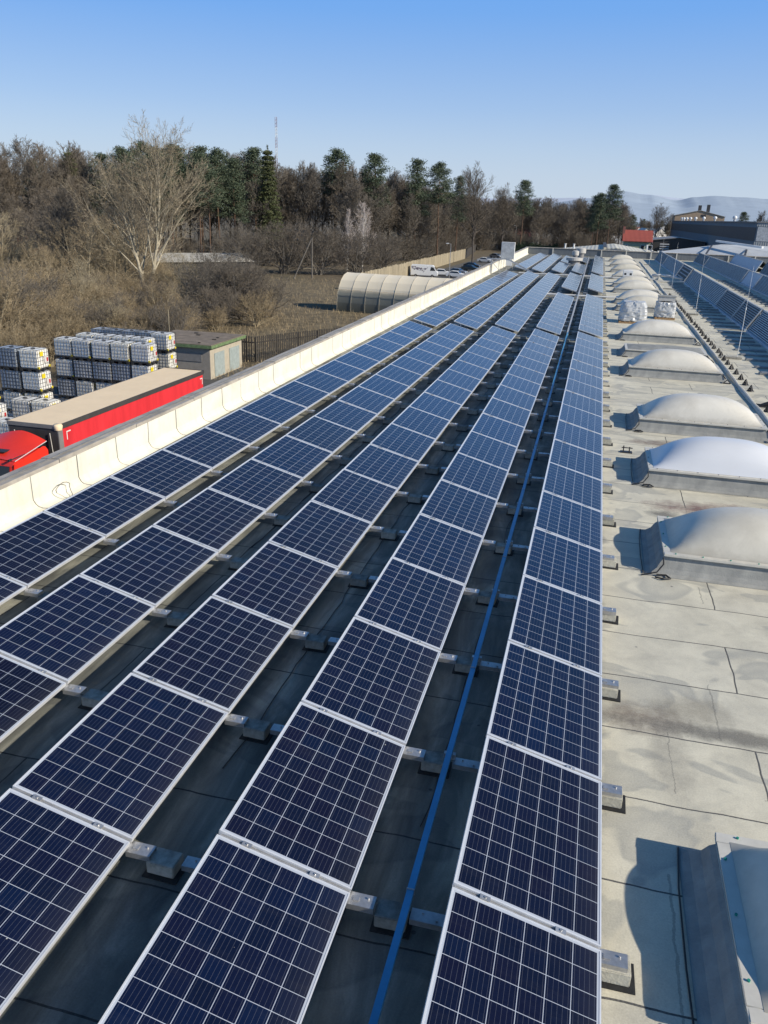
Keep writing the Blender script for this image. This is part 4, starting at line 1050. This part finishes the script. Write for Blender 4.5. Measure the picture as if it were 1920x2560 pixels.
MB().box(-TW+.03,TW-.03,0,.03,1.1,TT-.17).build('front_wall',M['darkgrey'],tl)
MB().box(-TW+.03,TW-.03,TLn-.04,TLn,1.1,TT-.13).build('rear_door',M['grey'],tl)
m=MB()
for (y,s) in ((.55,1),(TLn-.15,-1)):
    m.box(TW+.026,TW+.031,min(y,y+s*.30),max(y,y+s*.30),TT-.42,TT-.37); m.box(TW+.026,TW+.031,min(y,y+s*.05),max(y,y+s*.05),TT-.75,TT-.42)
m.build('reflective_mark',M['white'],tl)
MB().lathe([(0,.06),(.16,.05),(.2,-.02),(.16,-.2)],(TW-.05,.12,TT-.02),10).build('torn_cap',M['tan'],tl,smooth=True)
MB().box(-1.0,1.0,.3,TLn-.1,.95,1.13).build('chassis',M['darkgrey'],tl)
for y in (9.6,10.9,12.2):
    for x in (-1.02,1.02): wheel(tl,x,y,.5,.5,.36)
m=MB().tube((.85,-.05,3.5),(1.05,-.12,1.4),.02,n=6).tube((-.9,-.05,3.5),(-.88,-.1,2.6),.02,n=6); m.build('air_hose',M['carton'],tl)
cbn=empty('truck_cab',(-22.85,27.2,G),0,'bright red truck cab with sloping roof spoiler and side fairing','truck')
m=MB(); m.prism([(-1.45,.9),(1.1,.9),(1.1,3.0),(-1.05,3.0),(-1.35,2.3)],-1.22,1.22,'x'); m.build('cab_body',M['red'],cbn,bevel=.06)
# roof spoiler: rises to the rear, concave top
m=MB(); nx,nyy=16,10
for j in range(nyy+1):
    for i in range(nx+1):
        s=-1+2*i/nx; t=j/nyy; wd=1.22-.10*(1-t)
        z=3.02+.62*t**1.3*(1-.42*abs(s)**1.6)+.04*(1-s*s)
        m.v.append((s*wd,-1.0+2.0*t+.12*(1-abs(s)) ,z))
for j in range(nyy):
    for i in range(nx): q=j*(nx+1)+i; m.f.append((q,q+1,q+nx+2,q+nx+1))
m.build('roof_spoiler',M['red'],cbn,smooth=True)
MB().box(-.95,.35,-.55,.05,3.17,3.22).build('spoiler_recess',M['black'],cbn)
for s in (-1,1):
    m=MB(); m.prism([(-1.3,2.25),(1.0,2.2),(1.0,3.0),(.86,3.18),(.7,3.22),(-1.15,2.94)],s*1.25-.03,s*1.25+.03,'x'); m.build('side_fairing',M['red'],cbn,bevel=.025)
MB().prism([(-1.47,1.75),(-1.42,1.75),(-1.16,2.85),(-1.2,2.85)],-1.05,1.05,'x').build('windscreen',M['glass'],cbn)
MB().box(1.223,1.24,-1.0,-.2,1.9,2.6).build('side_window',M['glass'],cbn)
MB().bar((1.19,-1.0,3.03),(1.22,1.02,3.36),.02,.02).build('trim',M['white'],cbn)
MB().box(1.222,1.236,-.15,-.13,1.0,2.9).box(1.222,1.236,.55,.56,1.0,2.9).build('door_seam',M['black'],cbn)
MB().box(1.35,1.42,-1.5,-1.3,1.9,2.6).box(1.2,1.36,-1.42,-1.38,2.3,2.34).build('mirror',M['black'],cbn)
MB().tube((1.05,-1.2,3.10),(1.05,-1.02,3.10),.05,n=8).tube((1.05,-1.1,3.1),(1.3,-.5,3.22),.015,n=6).build('roof_lamp',M['black'],cbn)
MB().box(-1.2,1.2,-1.5,-1.45,.5,1.2).build('bumper',M['darkgrey'],cbn)
for x in (-1.0,1.0): wheel(cbn,x,-.6,.5,.5,.34); wheel(cbn,x,2.6,.5,.5,.4)
MB().box(-.45,.45,-.9,3.3,.55,.85).build('chassis',M['darkgrey'],cbn)

# ------------------------------------------------------------------ greenhouse
gx,gy=-33.8,107.3; ang=math.atan2(-.12,.99)
gh=empty('greenhouse',(gx,gy,G),ang,'long plastic-film tunnel greenhouse, cream above and grey below','greenhouse')
prof=[(0,0),(.02,1.2),(.18,2.2),(.62,3.2),(1.3,4.05),(2.2,4.65),(3.4,4.95),(4.6,4.65),(5.5,4.05),(6.2,3.2),(6.6,2.2),(6.78,1.2),(6.8,0)]
m=MB(); nr=12; sp=2.05
for k in range(nr):
    for q in range(6):
        t0,t1=k+q/6,k+(q+1)/6
        def sag(t): fr=t%1; return 1-.018*math.sin(math.pi*(fr if fr else (0)))
        for (y0,z0),(y1,z1) in zip(prof,prof[1:]):
            def V(t,y,z,s): return (t*sp,3.4+(y-3.4)*s,z*s)
            s0=1-.007*math.sin(math.pi*q/6); s1=1-.007*math.sin(math.pi*(q+1)/6)
            m.quad(V(t0,y0,z0,s0),V(t1,y0,z0,s1),V(t1,y1,z1,s1),V(t0,y1,z1,s0))
m.v.extend([(0,y,z) for y,z in prof]); m.f.append(tuple(range(len(m.v)-len(prof),len(m.v))))
m.build('film',M['film'],gh,fixn=True)
for k in range(nr+1):
    m=MB(); m.path([(k*sp,3.4+(y-3.4)*1.012,z*1.001) for y,z in prof],.022,6); m.build('hoop',M['film2'],gh)
MB().bar((0,-.03,3.0-.1),(nr*sp,-.03,2.9),.03,.05).build('side_rail',M['tan'],gh)

# ------------------------------------------------------------------ vehicles
def make_car(body,prof,L,W,label,loc,rz,cat='car',wins=None,name='parked_car'):
    e=empty(name,loc,rz,label,cat)
    m=MB(); n=len(prof); 
    # lofted body: slightly narrower at the roof
    def wd(z): return W/2*(1-.16*max(0,(z-.85))/.65) if cat=='car' else W/2*(1-.05*max(0,z-1.2))
    i0=len(m.v)
    for s in (-1,1):
        for (y,z) in prof: m.v.append((s*wd(z),y,z))
    m.f.append(tuple(range(n))); m.f.append(tuple(reversed(range(n,2*n))))
    for k in range(n): m.f.append((k,(k+1)%n,n+(k+1)%n,n+k))
    m.build('body',body,e,bevel=.05)
    for wp in wins or []:
        m=MB()
        if wp[0]=='side':
            for s in (-1,1):
                q=[(s*(wd(z)+.012),y,z) for y,z in wp[1]]; i=len(m.v); m.v+=q; m.f.append(tuple(range(i,i+len(q))))
            m.build('side_window',M['glass'],e,fixn=False)
        else:
            (ya,za),(yb,zb)=wp[1]; off=.015
            m.quad((-wd(za)+.12,ya,za+off),(wd(za)-.12,ya,za+off),(wd(zb)-.1,yb,zb+off),(-wd(zb)+.1,yb,zb+off)); m.build('windscreen',M['glass'],e,fixn=False)
    fw=L*.31
    for y in (-fw,fw):
        for x in (-W/2+.1,W/2-.1): wheel(e,x,y,.32,.32,.2)
    for x in (-W/2+.25,W/2-.25):
        MB().box(x-.15,x+.15,-L/2-.02,-L/2+.06,.6,.75).build('headlight',M['white'],e)
        MB().box(x-.12,x+.12,L/2-.06,L/2+.02,.7,.85).build('tail_light',M['redlab'],e)
    return e
carp=[(-2.1,.3),(-2.15,.6),(-2.0,.82),(-1.1,.95),(-.45,1.40),(.9,1.45),(1.75,1.05),(2.1,.98),(2.15,.5),(2.1,.3)]
carw=[('side',[(-.95,.98),(-.42,1.34),(.85,1.38),(1.5,1.02)]),('f',((-1.05,.97),(-.5,1.37))),('r',((1.68,1.08),(.98,1.42)))]
make_car(M['carblue'],carp,4.3,1.8,'dark blue-green car parked right of the board fence','parked',0,wins=carw) if 0 else None
for (mt,x,y,rz,lb) in ((M['carblue'],-30.3,205,R(75),'teal car parked nearest behind the parapet coping'),(M['cardark'],-31.5,216,R(80),'black car parked just beyond the teal car'),
                    (M['white'],-32.2,246,R(80),'white estate car parked beneath the tall trees'),(M['carsilver'],-32.6,276,R(60),'silver pickup parked farthest along the car park'),
                    (M['white'],-29.6,180,R(85),'white hatchback nosed up to the van beside the lamp post'),(M['carsilver'],-31.0,190,R(80),'grey car parked behind the white hatchback')):
    e=make_car(mt,carp,4.3,1.8,lb,(x,y,G+.01),rz,wins=carw); e['group']='cars parked beside the factory'
vp=[(-2.9,.35),(-2.95,1.0),(-2.7,1.35),(-2.15,2.25),(-1.8,2.5),(2.7,2.55),(2.85,2.4),(2.9,.4)]
vw=[('side',[(-2.45,1.4),(-2.0,2.1),(-1.45,2.15),(-1.3,1.4)]),('f',((-2.68,1.4),(-2.2,2.22)))]
v=make_car(M['white'],vp,5.8,2.05,'white panel van painted with dark blossoming branches','van',0,'van',vw,'panel_van') if 0 else None
v=make_car(M['white'],vp,5.8,2.05,'white panel van painted with dark blossoming branches',(-36.2,177.5,G+.01),R(97),'van',vw,'panel_van')
m=MB(); random.seed(5)
def decal_branch(m,y,z,dy,dz,w,n_):
    for k in range(n_):
        y2,z2=y+dy*U(.7,1.2),z+dz+U(-.12,.10)
        for s in (-1,1): m.quad((s*(1.02),y,z-w),(s*1.02,y,z+w),(s*1.02,y2,z2+w*.9),(s*1.02,y2,z2-w*.9))
        y,z=y2,z2; w*=.93
        if random.random()<.75:
            q=U(.04,.11); a,b=y+U(-.18,.18),z+U(-.20,.20)
            for s in (-1,1): i=len(m.v); m.v+=[(s*1.021,a+q*math.cos(t*1.047),b+q*math.sin(t*1.047)) for t in range(6)]; m.f.append(tuple(range(i,i+6)))
decal_branch(m,2.7,2.15,-.19,-.035,.045,17); decal_branch(m,2.6,1.95,-.16,-.05,.04,14); decal_branch(m,1.4,1.85,-.15,-.06,.03,10); decal_branch(m,.0,1.6,-.12,.03,.02,8)
m.v=[(x*1.0+(.012 if x>0 else -.012),y,z) for x,y,z in m.v]
m.build('branch_painting',simple('plum_print',(.10,.06,.10),.5),v,fixn=False)
v2=make_car(M['white'],carp,4.3,1.8,'white car half hidden in front of the painted van',(-33.5,184,G+.01),R(95),wins=carw)
# lamp posts
for i,(x,y,h) in enumerate(((-29.6,171,7.2),(-33.5,345,9.5))):
    e=empty('street_lamp',(x,y,G),0,('pale street lamp standing beside the greenhouse end and car park','distant pale street lamp seen above the white cabinet')[i],'street lamp')
    MB().tube((0,0,0),(0,0,h),.09,.05,n=8).build('pole',M['galv'],e); MB().tube((0,0,h),(-.55,-.2,h+.12),.04,n=6).build('arm',M['galv'],e)
    MB().box(-.95,-.45,-.35,-.08,h+.05,h+.2).build('lamp_head',M['white'],e)
# wooden A pole
e=empty('wooden_pole',(-54.7,157,G),0,'wooden utility pole with slanting strut in front of the wood','utility pole')
MB().tube((0,0,0),(0,0,7.8),.15,.11,n=8).build('pole',M['bark_grey'],e); MB().tube((-3.1,-2,0),(-.1,0,7.6),.13,.10,n=8).build('strut',M['bark_grey'],e); MB().tube((-1.6,-.9,2),(.1,0,2),.05,n=6).build('brace',M['wood'],e)
for k,(x,y) in enumerate(((-46.4,99),)):
    e=empty('thin_post',(x,y,G),0,'thin pale post standing in the garden left of the hut','post'); MB().tube((0,0,0),(0,0,4.2),.05,n=6).build('post',M['carton'],e)
e=empty('thin_post',(-30.4,55.0,G),0,'thin pale post rising behind the tank stacks beside the hut','post'); MB().tube((0,0,0),(0,0,5.6),.035,n=6).build('post',M['wood'],e)
# blue tarpaulin bundle in the garden
o=MB().hexa([(0,0,0),(1.6,.1,0),(1.5,1.1,0),(.1,1,0),(.2,.2,.6),(1.3,.3,.5),(1.2,.9,.55),(.3,.8,.45)]).build('blue_tub',M['blue'],bevel=.1); o.location=(-47.9,93,G); tag(o,'small blue tarpaulin-covered heap in the garden','tarpaulin')
# radio mast
e=empty('radio_mast',(-157.5,400,G),0,'tall thin red and white lattice radio mast above the trees','mast')
zz=0; k=0
while zz<53.8:
    m=MB(); w=.45
    for (a,b) in ((-1,-1),(1,-1),(0,1)): m.tube((a*w,b*w,zz),(a*w,b*w,zz+4.5),.12,n=4)
    for q in range(3):
        z_=zz+q*1.5; pp=[(-w,-w,z_),(w,-w,z_+.75),(0,w,z_+1.5),(-w,-w,z_+1.5)]
        m.path(pp,.07,4)
    m.build('mast_section',M['mastred'] if k%2 else M['white'],e); zz+=4.5; k+=1

# ------------------------------------------------------------------ trees
def bare_tree(name,H,seed,bark,twigm,trunk_r=.22,fork=.30,spread=.5,up=.35,n1=16,n2=8,n3=6,n4=4,tw=.035,trunks=1,lean=0,crown_pow=.8,len1=.42,rnd=.40):
    random.seed(seed); limb=MB(); tw_=MB()
    def rv(): 
        return Vector((U(-1,1),U(-1,1),U(-1,1)))
    def strip(p,q,w):
        d=(q-p); s=d.cross(rv()); 
        if s.length<1e-5: return
        s.normalize(); s*=w
        tw_.v+=[tuple(p-s),tuple(p+s),tuple(q)]; i=len(tw_.v)-3; tw_.f.append((i,i+1,i+2))
    def grow(p,d,L,r_,lvl):
        nseg={0:7,1:5,2:3,3:2}[lvl]; pts=[p.copy()]; dirs=[d.copy()]
        for k in range(nseg):
            j={0:.07,1:.22,2:.28,3:.3}[lvl]
            d=(d+rv()*j+Vector((0,0,up*(.25 if lvl else .2)))).normalized()
            p=p+d*(L/nseg); pts.append(p.copy()); dirs.append(d.copy())
        for k in range(nseg):
            ra=r_*(1-.85*k/nseg); rb=r_*(1-.85*(k+1)/nseg)
            if lvl==0: limb.tube(pts[k],pts[k+1],ra,rb,7,False)
            elif lvl==1: limb.tube(pts[k],pts[k+1],ra,rb,4,False)
            elif lvl==2:
                tw_.tube(pts[k],pts[k+1],max(ra,tw*.45),max(rb,tw*.4),3,False)
            else: strip(pts[k],pts[k+1]+dirs[k+1]*L/nseg*.4,tw*.6)
        if lvl==3:
            for k in range(n4):
                t=U(.15,1)*nseg; a=int(min(t,nseg-1)); q=pts[a].lerp(pts[a+1],t-a); dd=(dirs[a]+rv()*.75+Vector((0,0,.25))).normalized()
                strip(q,q+dd*L*U(.35,.7),tw*.42)
            return
        n={0:n1,1:n2,2:n3}[lvl]
        for k in range(n):
            t=(fork+(1-fork)*(k+U(0,1))/n) if lvl==0 else (.18+.82*(k+U(0,1))/n)
            a=int(min(t*nseg,nseg-1)); fr=t*nseg-a; q=pts[a].lerp(pts[a+1],min(fr,1)); dd=dirs[min(a+1,nseg)]
            o_=dd.orthogonal().normalized(); o_.rotate(Matrix.Rotation(k*2.4+U(-.5,.5),3,dd))
            ang=(spread*(1.25-.6*t)) if lvl==0 else U(.45,.8)
            nd=(dd*math.cos(ang)+o_*math.sin(ang)).normalized()
            if lvl==0: l=H*len1*((1-t)**crown_pow*.62+rnd)*U(.75,1.2)
            else: l=L*U(.35,.6)*(1.05-.45*t)
            grow(q,nd,l,r_*(1-.8*t)*(.62 if lvl==0 else .5),lvl+1)
    for q in range(trunks):
        a=q*2.4; d=Vector((math.cos(a)*lean,math.sin(a)*lean,1)).normalized()
        grow(Vector((math.cos(a)*.15*(trunks>1),math.sin(a)*.15*(trunks>1),-.1)),d,H*(.84)*(1 if q==0 else U(.75,.95)),trunk_r,0)
    e=empty(name)
    limb.build('trunk',bark,e,smooth=True,fixn=False); tw_.build('crown',twigm,e,fixn=False)
    return e
def clump(mb,c,rx,rz,n,size):
    for k in range(n):
        v=Vector((random.gauss(0,.5),random.gauss(0,.5),random.gauss(0,.5)))
        if v.length>1.15: v*=1.15/v.length
        p=Vector((c[0]+v.x*rx,c[1]+v.y*rx,c[2]+v.z*rz)); a=Vector((U(-1,1),U(-1,1),U(-.4,.6))).normalized()*size*U(.6,1.4); b=a.cross(Vector((U(-1,1),U(-1,1),U(-1,1)))).normalized()*size*.30
        i=len(mb.v); mb.v+=[tuple(p-b),tuple(p+b),tuple(p+a)]; mb.f.append((i,i+1,i+2))
def pine(name,H,seed,bare=.5,wide=.17,n=34,mat=None):
    random.seed(seed); t=MB(); c=MB(); p=Vector((0,0,0)); pts=[p]
    for k in range(8): p=p+Vector((U(-.15,.15),U(-.15,.15),H/8)); pts.append(p)
    for k in range(8): t.tube(pts[k],pts[k+1],.24*(1-.1*k),.24*(1-.1*(k+1)),7,False)
    for k in range(n):
        tt=bare+(1-bare)*(k+.5)/n; z=H*tt; pr=math.sin(min(1,((1-tt)/(1-bare))*1.25+.12)*math.pi*.5)
        R_=H*wide*pr*U(.5,1.1); a=k*2.4+U(-.4,.4); q=pts[min(7,int(tt*8))].lerp(pts[min(8,int(tt*8)+1)],tt*8%1)
        e_=Vector((q.x+R_*math.cos(a),q.y+R_*math.sin(a),z+U(0,.06)*H*.5)); t.tube(q,e_,.07,.03,4,False)
        clump(c,e_,H*.062*U(.8,1.3),H*.030,190,.34)
        clump(c,q.lerp(e_,.55),H*.045,H*.025,80,.32)
    clump(c,(pts[8].x,pts[8].y,H*.98),H*.05,H*.03,160,.32)
    e=empty(name); t.build('trunk',M['pinebark'],e,fixn=False); c.build('crown',mat or M['needles'],e,fixn=False); return e
def spruce(name,H,seed,wide=.17,mat=None):
    random.seed(seed); t=MB(); c=MB(); t.tube((0,0,0),(0,0,H),.26,.03,7,False)
    tiers=22
    for k in range(tiers):
        tt=.12+.88*k/tiers; R_=H*wide*(1-tt)**.75+.2; n=9
        for j in range(n):
            a=j*2*math.pi/n+k*.7+U(-.2,.2); rr=R_*U(.75,1.15); e_=Vector((rr*math.cos(a),rr*math.sin(a),H*tt-rr*.28))
            t.tube((0,0,H*tt),e_,.04,.015,3,False)
            for s in (.45,.75,1): q=Vector((0,0,H*tt)).lerp(e_,s); clump(c,q,.55,.35,46,.36)
    clump(c,(0,0,H),.2,.5,60,.25)
    e=empty(name); t.build('trunk',M['pinebark'],e,fixn=False); c.build('crown',mat or M['needles2'],e,fixn=False); return e
T={}
park=(0,0,0)
T['oak']=[bare_tree('bare_tree',24,11+i,M['bark'],M[('twig','twig_dark','twig_red','twig')[i]],.24,(.30,.36,.26,.33)[i],(.75,.62,.85,.7)[i],.30,26,11,8,5,.062,len1=(.42,.36,.46,.38)[i]) for i in range(4)]
T['tall']=[bare_tree('bare_tree',24,31,M['bark'],M['twig_dark'],.28,.28,.70,.40,30,11,8,4,.05,len1=.46)]
T['pine']=[pine('pine_tree',24,41,.52,.15),pine('pine_tree',24,42,.60,.17),pine('pine_tree',24,43,.42,.13)]
T['spruce']=[spruce('spruce_tree',24,51,.15)]
T['birch']=[bare_tree('birch_tree',15.5,61,M['birch'],M['twig_birch'],.17,.10,.50,.40,26,9,6,4,.034,len1=.34)]
T['poplar']=[bare_tree('poplar_tree',21.6,71,M['bark_pale'],M['twig_pop'],.30,.22,.56,.36,20,12,9,6,.026,trunks=2,lean=.22,len1=.56)]
T['willow']=[bare_tree('willow_tree',12,81+i,M['shrub_bark'],M[('twig_tan','twig_pale')[i]],.20,.10,.8,.25,14,9,7,5,.022,trunks=3,lean=.38,len1=.46) for i in range(2)]
T['shrub']=[bare_tree('bare_shrub',5,91+i,M[('shrub_bark','bark_grey','bark_grey')[i]],M[('twig_tan','twig_red','twig')[i]],.085,.05,.8,.3,11,8,6,5,.017,trunks=6,lean=.55,len1=.55) for i in range(3)]
used_t=set()
def plant(kind,i,x,y,h,base,label,cat='tree',group=None,rz=None,sq=1.0):
    src=T[kind][i]; s=h/base
    if src.name in used_t: o=dup(src)
    else: o=src; used_t.add(src.name)
    o.location=(x,y,G-.05); o.rotation_euler.z=U(0,6.28) if rz is None else rz; o.scale=(s*sq,s*sq,s)
    tag(o,label,cat,group); return o
random.seed(77)
for i,(x,y,h) in enumerate(((-50,66,7.5),(-56,70,8.5),(-60,75,9),(-52,76,8),(-66,82,9.5),(-44,69,6.5),(-72,98,10),(-80,112,11),(-88,124,12),(-98,138,12),(-74,128,10),(-63,92,9),(-57,88,8))):
    plant('willow',i%2,x,y,h,16,'bare many-stemmed tree with sunlit tan limbs in the brush at left','tree','bare tan trees in the brush at left')
for k in range(26):
    y=U(100,158); x=-y*U(.57,.86)
    plant('oak' if k%3 else 'willow',k%4 if k%3 else k%2,x,y,U(11,16) if k%3 else U(12,15),24 if k%3 else 15,'slim bare tree of middle height between the brush and the wood at left','tree','bare trees between brush and wood at left',sq=1.15)
for (x,y,h,i,lb) in ((-84,100,10,0,'broad ochre bare tree at the far left edge of the picture'),(-90,118,11,1,'pale tan bare tree behind the far left bushes'),(-77,108,10,1,'tan spreading tree directly left of the large poplar'),
    (-64,84,8,0,'ochre many-stemmed tree above the left tank stack'),(-53,78,8,1,'pale many-stemmed shrub tree above the long tank stack'),(-46,82,7.5,0,'ochre shrub tree behind the right end of the tanks'),(-74,78,8,1,'pale bushy tree above the red truck cab')):
    plant('willow',i,x,y,h,16,lb)
# single trees that stand out
plant('poplar',0,-60.2,103.4,22.0,21.6,'large spreading poplar with pale sunlit branches, tallest in the left foreground',rz=.6,sq=.98)
plant('willow',0,-70.5,97,10.5,16,'bushy tan bare tree left of the large pale poplar')
plant('willow',1,-52.5,100,10.5,16,'low spreading bare tree with yellowish twigs right of the poplar')
plant('willow',0,-78,92,9.5,16,'tan bare tree behind the left tank stack')
plant('birch',0,-52,184,15.5,15.5,'white-barked birch standing alone before the dark wood',rz=1.0)
plant('birch',0,-56.5,187,14,15.5,'slim leaning white birch just left of the lone birch',rz=3.0,sq=.6)
plant('tall',0,-34.6,237,25,24,'tall upright bare tree rising above the parked cars')
plant('tall',0,-29,262,21,24,'bare tree right of the tall tree above the cars')
plant('spruce',0,-79.5,196,26.5,24,'yellow-green spruce at the edge of the wood')
plant('spruce',0,-120,176,24,24,'dark spruce behind the poplar crown')
for i,(x,y,h,k) in enumerate(((-113,178,23,2),(-107,176,24,1),(-101,180,24.5,0),(-96,178,23,2),(-91,182,24,0),(-99,188,25.5,2),(-84,186,23,2),(-104,195,26,1),(-87,179,21,1))):
    plant('pine',k,x,y,h,24,'dark pine in the dense green clump left of the spruce, %s one planted'%nth(i+1) if 0 else 'dark pine crowded in the dense green clump left of the spruce','tree','pines crowded left of the spruce')
for (x,y,h,k,lb) in ((-142,172,27.5,0,'dark pine rising above the wood near the left picture edge'),(-133,180,22,2,'dense lower pine beside the leftmost pine'),
    (-110,190,27,1,'pine immediately right of the poplar crown, leftmost of its clump'),(-104,186,26,0,'broad pine in the dense clump left of the mast'),(-97.5,196,28,2,'tall pine in the middle of the clump left of the mast'),
    (-91,192,27,1,'pine just left of the yellow-green spruce'),(-86,203,28.5,0,'dark pine directly below the radio mast'),
    (-71,222,29.5,1,'round-topped pine standing alone right of the mast'),(-60.5,224,29,0,'wide pine with a stray top branch on the skyline'),
    (-52,238,28.5,2,'pine at the left of the skyline pair behind the birch'),(-46.5,246,28,1,'pine at the right of the skyline pair behind the birch'),
    (-47,280,26,2,'small-topped pine left of the tall bare tree'),(-30,330,27.5,0,'pine showing above bare crowns behind the white cabinet'),
    (-1.5,318,23,2,'dark pine left of the green house, front one'),(2.5,326,26.5,0,'dark full pine beside the red-roofed green house'),(-3.5,330,22.5,2,'lower dark pine at the end of the wood')):
    plant('pine',k,x,y,h*(.93 if x>-100 else .97),24,lb)
# the wood
EDGE=[(-230,110),(-165,140),(-118,162),(-88,186),(-60,200),(-51,240),(-50,300),(-44,342),(-12,352),(9,372)]
def edge_pt(t):
    n=len(EDGE)-1; a=min(int(t*n),n-1); f_=t*n-a; return (EDGE[a][0]+(EDGE[a+1][0]-EDGE[a][0])*f_, EDGE[a][1]+(EDGE[a+1][1]-EDGE[a][1])*f_)
cnt=0
for row in range(5):
    n=(52,54,54,50,46)[row]
    for k in range(n):
        t=(k+U(.1,.9))/n; x,y=edge_pt(t)
        # step back away from the camera
        d=Vector((x,y)).normalized(); off=row*8.5+U(0,6); x+=d.x*off-(off*.35 if t<.75 else 0); y+=d.y*off
        h=U(21.5,25)+(1.5 if row>1 else 0)
        if row==0: h*=U(.78,1.0)
        if t>.45: h*=1-.23*min(1,(t-.45)/.25)*(.6+.4*random.random())
        if row<2 and .25<t<.46 and random.random()<.75: continue
        if t>.5 and row>2 and random.random()<.25: continue
        zone='far left behind the thicket' if t<.2 else 'behind the poplar' if t<.4 else 'behind the birch' if t<.62 else 'beyond the car park' if t<.8 else 'behind the end of the factory roof'
        depth='front edge' if row==0 else 'inner part' if row<3 else 'rear part'
        plant('oak',random.randrange(4),x,y,h,24,'bare tree, %s of the wood, %s'%(depth,zone),group='bare trees of the wood')
# understorey at the edge of the wood
for k in range(90):
    t=(k+U(0,1))/90*.97; x,y=edge_pt(t); d=Vector((x,y)).normalized(); off=U(-7,22)
    plant('shrub',random.choice((1,2,2)),x+d.x*off,y+d.y*off,U(5,9.5),5,'brown bare undergrowth shrub along the edge of the wood','shrub','undergrowth shrubs along the wood')
# thickets nearer the yard
for k in range(80):
    y=58+random.random()**.8*85; x=-y*U(.545,.80)
    plant('shrub',random.choice((0,0,0,2,1)),x,y,U(3.0,5.6),5,'tan bare brush left of the large poplar, behind the tank stacks','shrub','brush left of the large poplar')
for k in range(60):
    x,y=U(-60,-34),U(54,85)
    if x>-36-(y-58)*.1: continue
    if y<60+(-36-x)*.0: pass
    plant('shrub',random.choice((0,0,0,2)),x,y,U(2.4,4.4)+(3.5 if x<-.62*y-10 else 0),5,'tangled tan bare shrub in the thicket behind the tank stacks','shrub','shrubs of the thicket behind the tanks')
for k in range(60):
    x,y=U(-150,-90),U(100,150); plant('shrub',random.choice((0,1)),x,y,U(4,8),5,'tan bare shrub in the garden at far left','shrub','garden shrubs at the far left')
for (x,y,h,i) in ((-43.5,96,8,2),(-41.5,93,7.2,1),(-45.5,92,7.6,2),(-39.5,97,6.2,2),(-47,101,8.5,2),(-37.5,88,4.5,0),(-41,86,5,1)):
    plant('shrub',i,x,y,h,5,'dark leafless shrub in the clump left of the greenhouse','shrub','dark shrubs left of the greenhouse')
for (x,y,h,i) in ((-57,168,11,1),(-64,166,12,1),(-50,172,10,1),(-70,162,11,2),(-46,178,9,1)):
    plant('willow' if 0 else 'shrub',i,x,y,h,5,'reddish brown tall shrub before the wood near the wooden pole','shrub','tall shrubs by the wooden pole')
# far trees on the right
for (x,y,h,k,kind,lb) in ((22,372,19,0,'tall','rounded bare tree left of the dark industrial hall'),(27,380,16,1,'oak','smaller bare tree touching the left end of the hall'),(13,400,15,1,'pine','low distant pine right of the dark pine pair'),
    (45,430,15.5,2,'pine','small dark pine peeping over the hall beside the ochre gable'),(62,420,18,0,'pine','dark pine over the hall roof right of the ochre building'),(72,440,19,1,'oak','bare tree over the hall roof, left of three'),(80,440,21,2,'oak','bare tree over the hall roof, middle of three'),(92,450,20,3,'oak','bare tree over the hall roof, right of three'),
    (100,460,21,0,'oak','bare tree over the hall near the right picture edge'),(110,450,21,1,'oak','bare tree over the hall at the right picture edge'),(37,455,15,2,'oak','bare tree just behind the left chimney of the ochre building')):
    plant(kind,k,x,y,h,24,lb)
for k in range(40):
    x=U(5,150); y=U(500,760); plant('oak' if k%3 else 'pine',k%3,x,y,U(11,15),24,'small hazy tree in the distant village','tree','distant village trees')
# hedge by the car park
m=MB(); random.seed(8)
for k in range(60): clump(m,(U(-8,8),U(-1.2,1.2),U(.8,3.4)),1.0,.9,70,.35)
m.box(-8,8,-1,1,0,2.8)
o=m.build('hedge',M['hedge'],fixn=False); o.location=(-24,330,G); tag(o,'dark evergreen hedge behind the parked cars','hedge')
# dry grass and litter (nobody could count it)
m=MB(); random.seed(9)
for k in range(26000):
    y=58+ (random.random()**1.3)*100; x=-U(16,60)*(.45+y/110)
    h=U(.15,.6); a=U(0,6.28); s=.05
    m.tri((x,y,G),(x+s*math.cos(a),y+s*math.sin(a),G),(x+U(-.25,.25),y+U(-.25,.25),G+h))
tag(m.build('dry_grass',M['twig_tan'],fixn=False),'dry grass and litter on the ground between the shrubs','grass',kind='stuff')

m=MB(); random.seed(12)
for k in range(42000):
    t=random.random(); x,y=edge_pt(t); d=Vector((x,y)).normalized(); off=U(38,75); x+=d.x*off+U(-4,4); y+=d.y*off
    top=(21 if t<.5 else 16)+4*noise.noise(Vector((t*40,0,0)))+2*noise.noise(Vector((t*160,3,0))); z=top*random.random()**.7; L=U(1.0,2.6); w=.06
    dx,dy=U(-.5,.5)*L,U(-.5,.5)*L
    m.tri((x-w,y,G+z),(x+w,y,G+z),(x+dx,y+dy,G+z+L*.9))
tag(m.build('wood_interior',M['twig_dark'],fixn=False),'dense mass of bare branches deep inside the wood','woodland',kind='stuff')
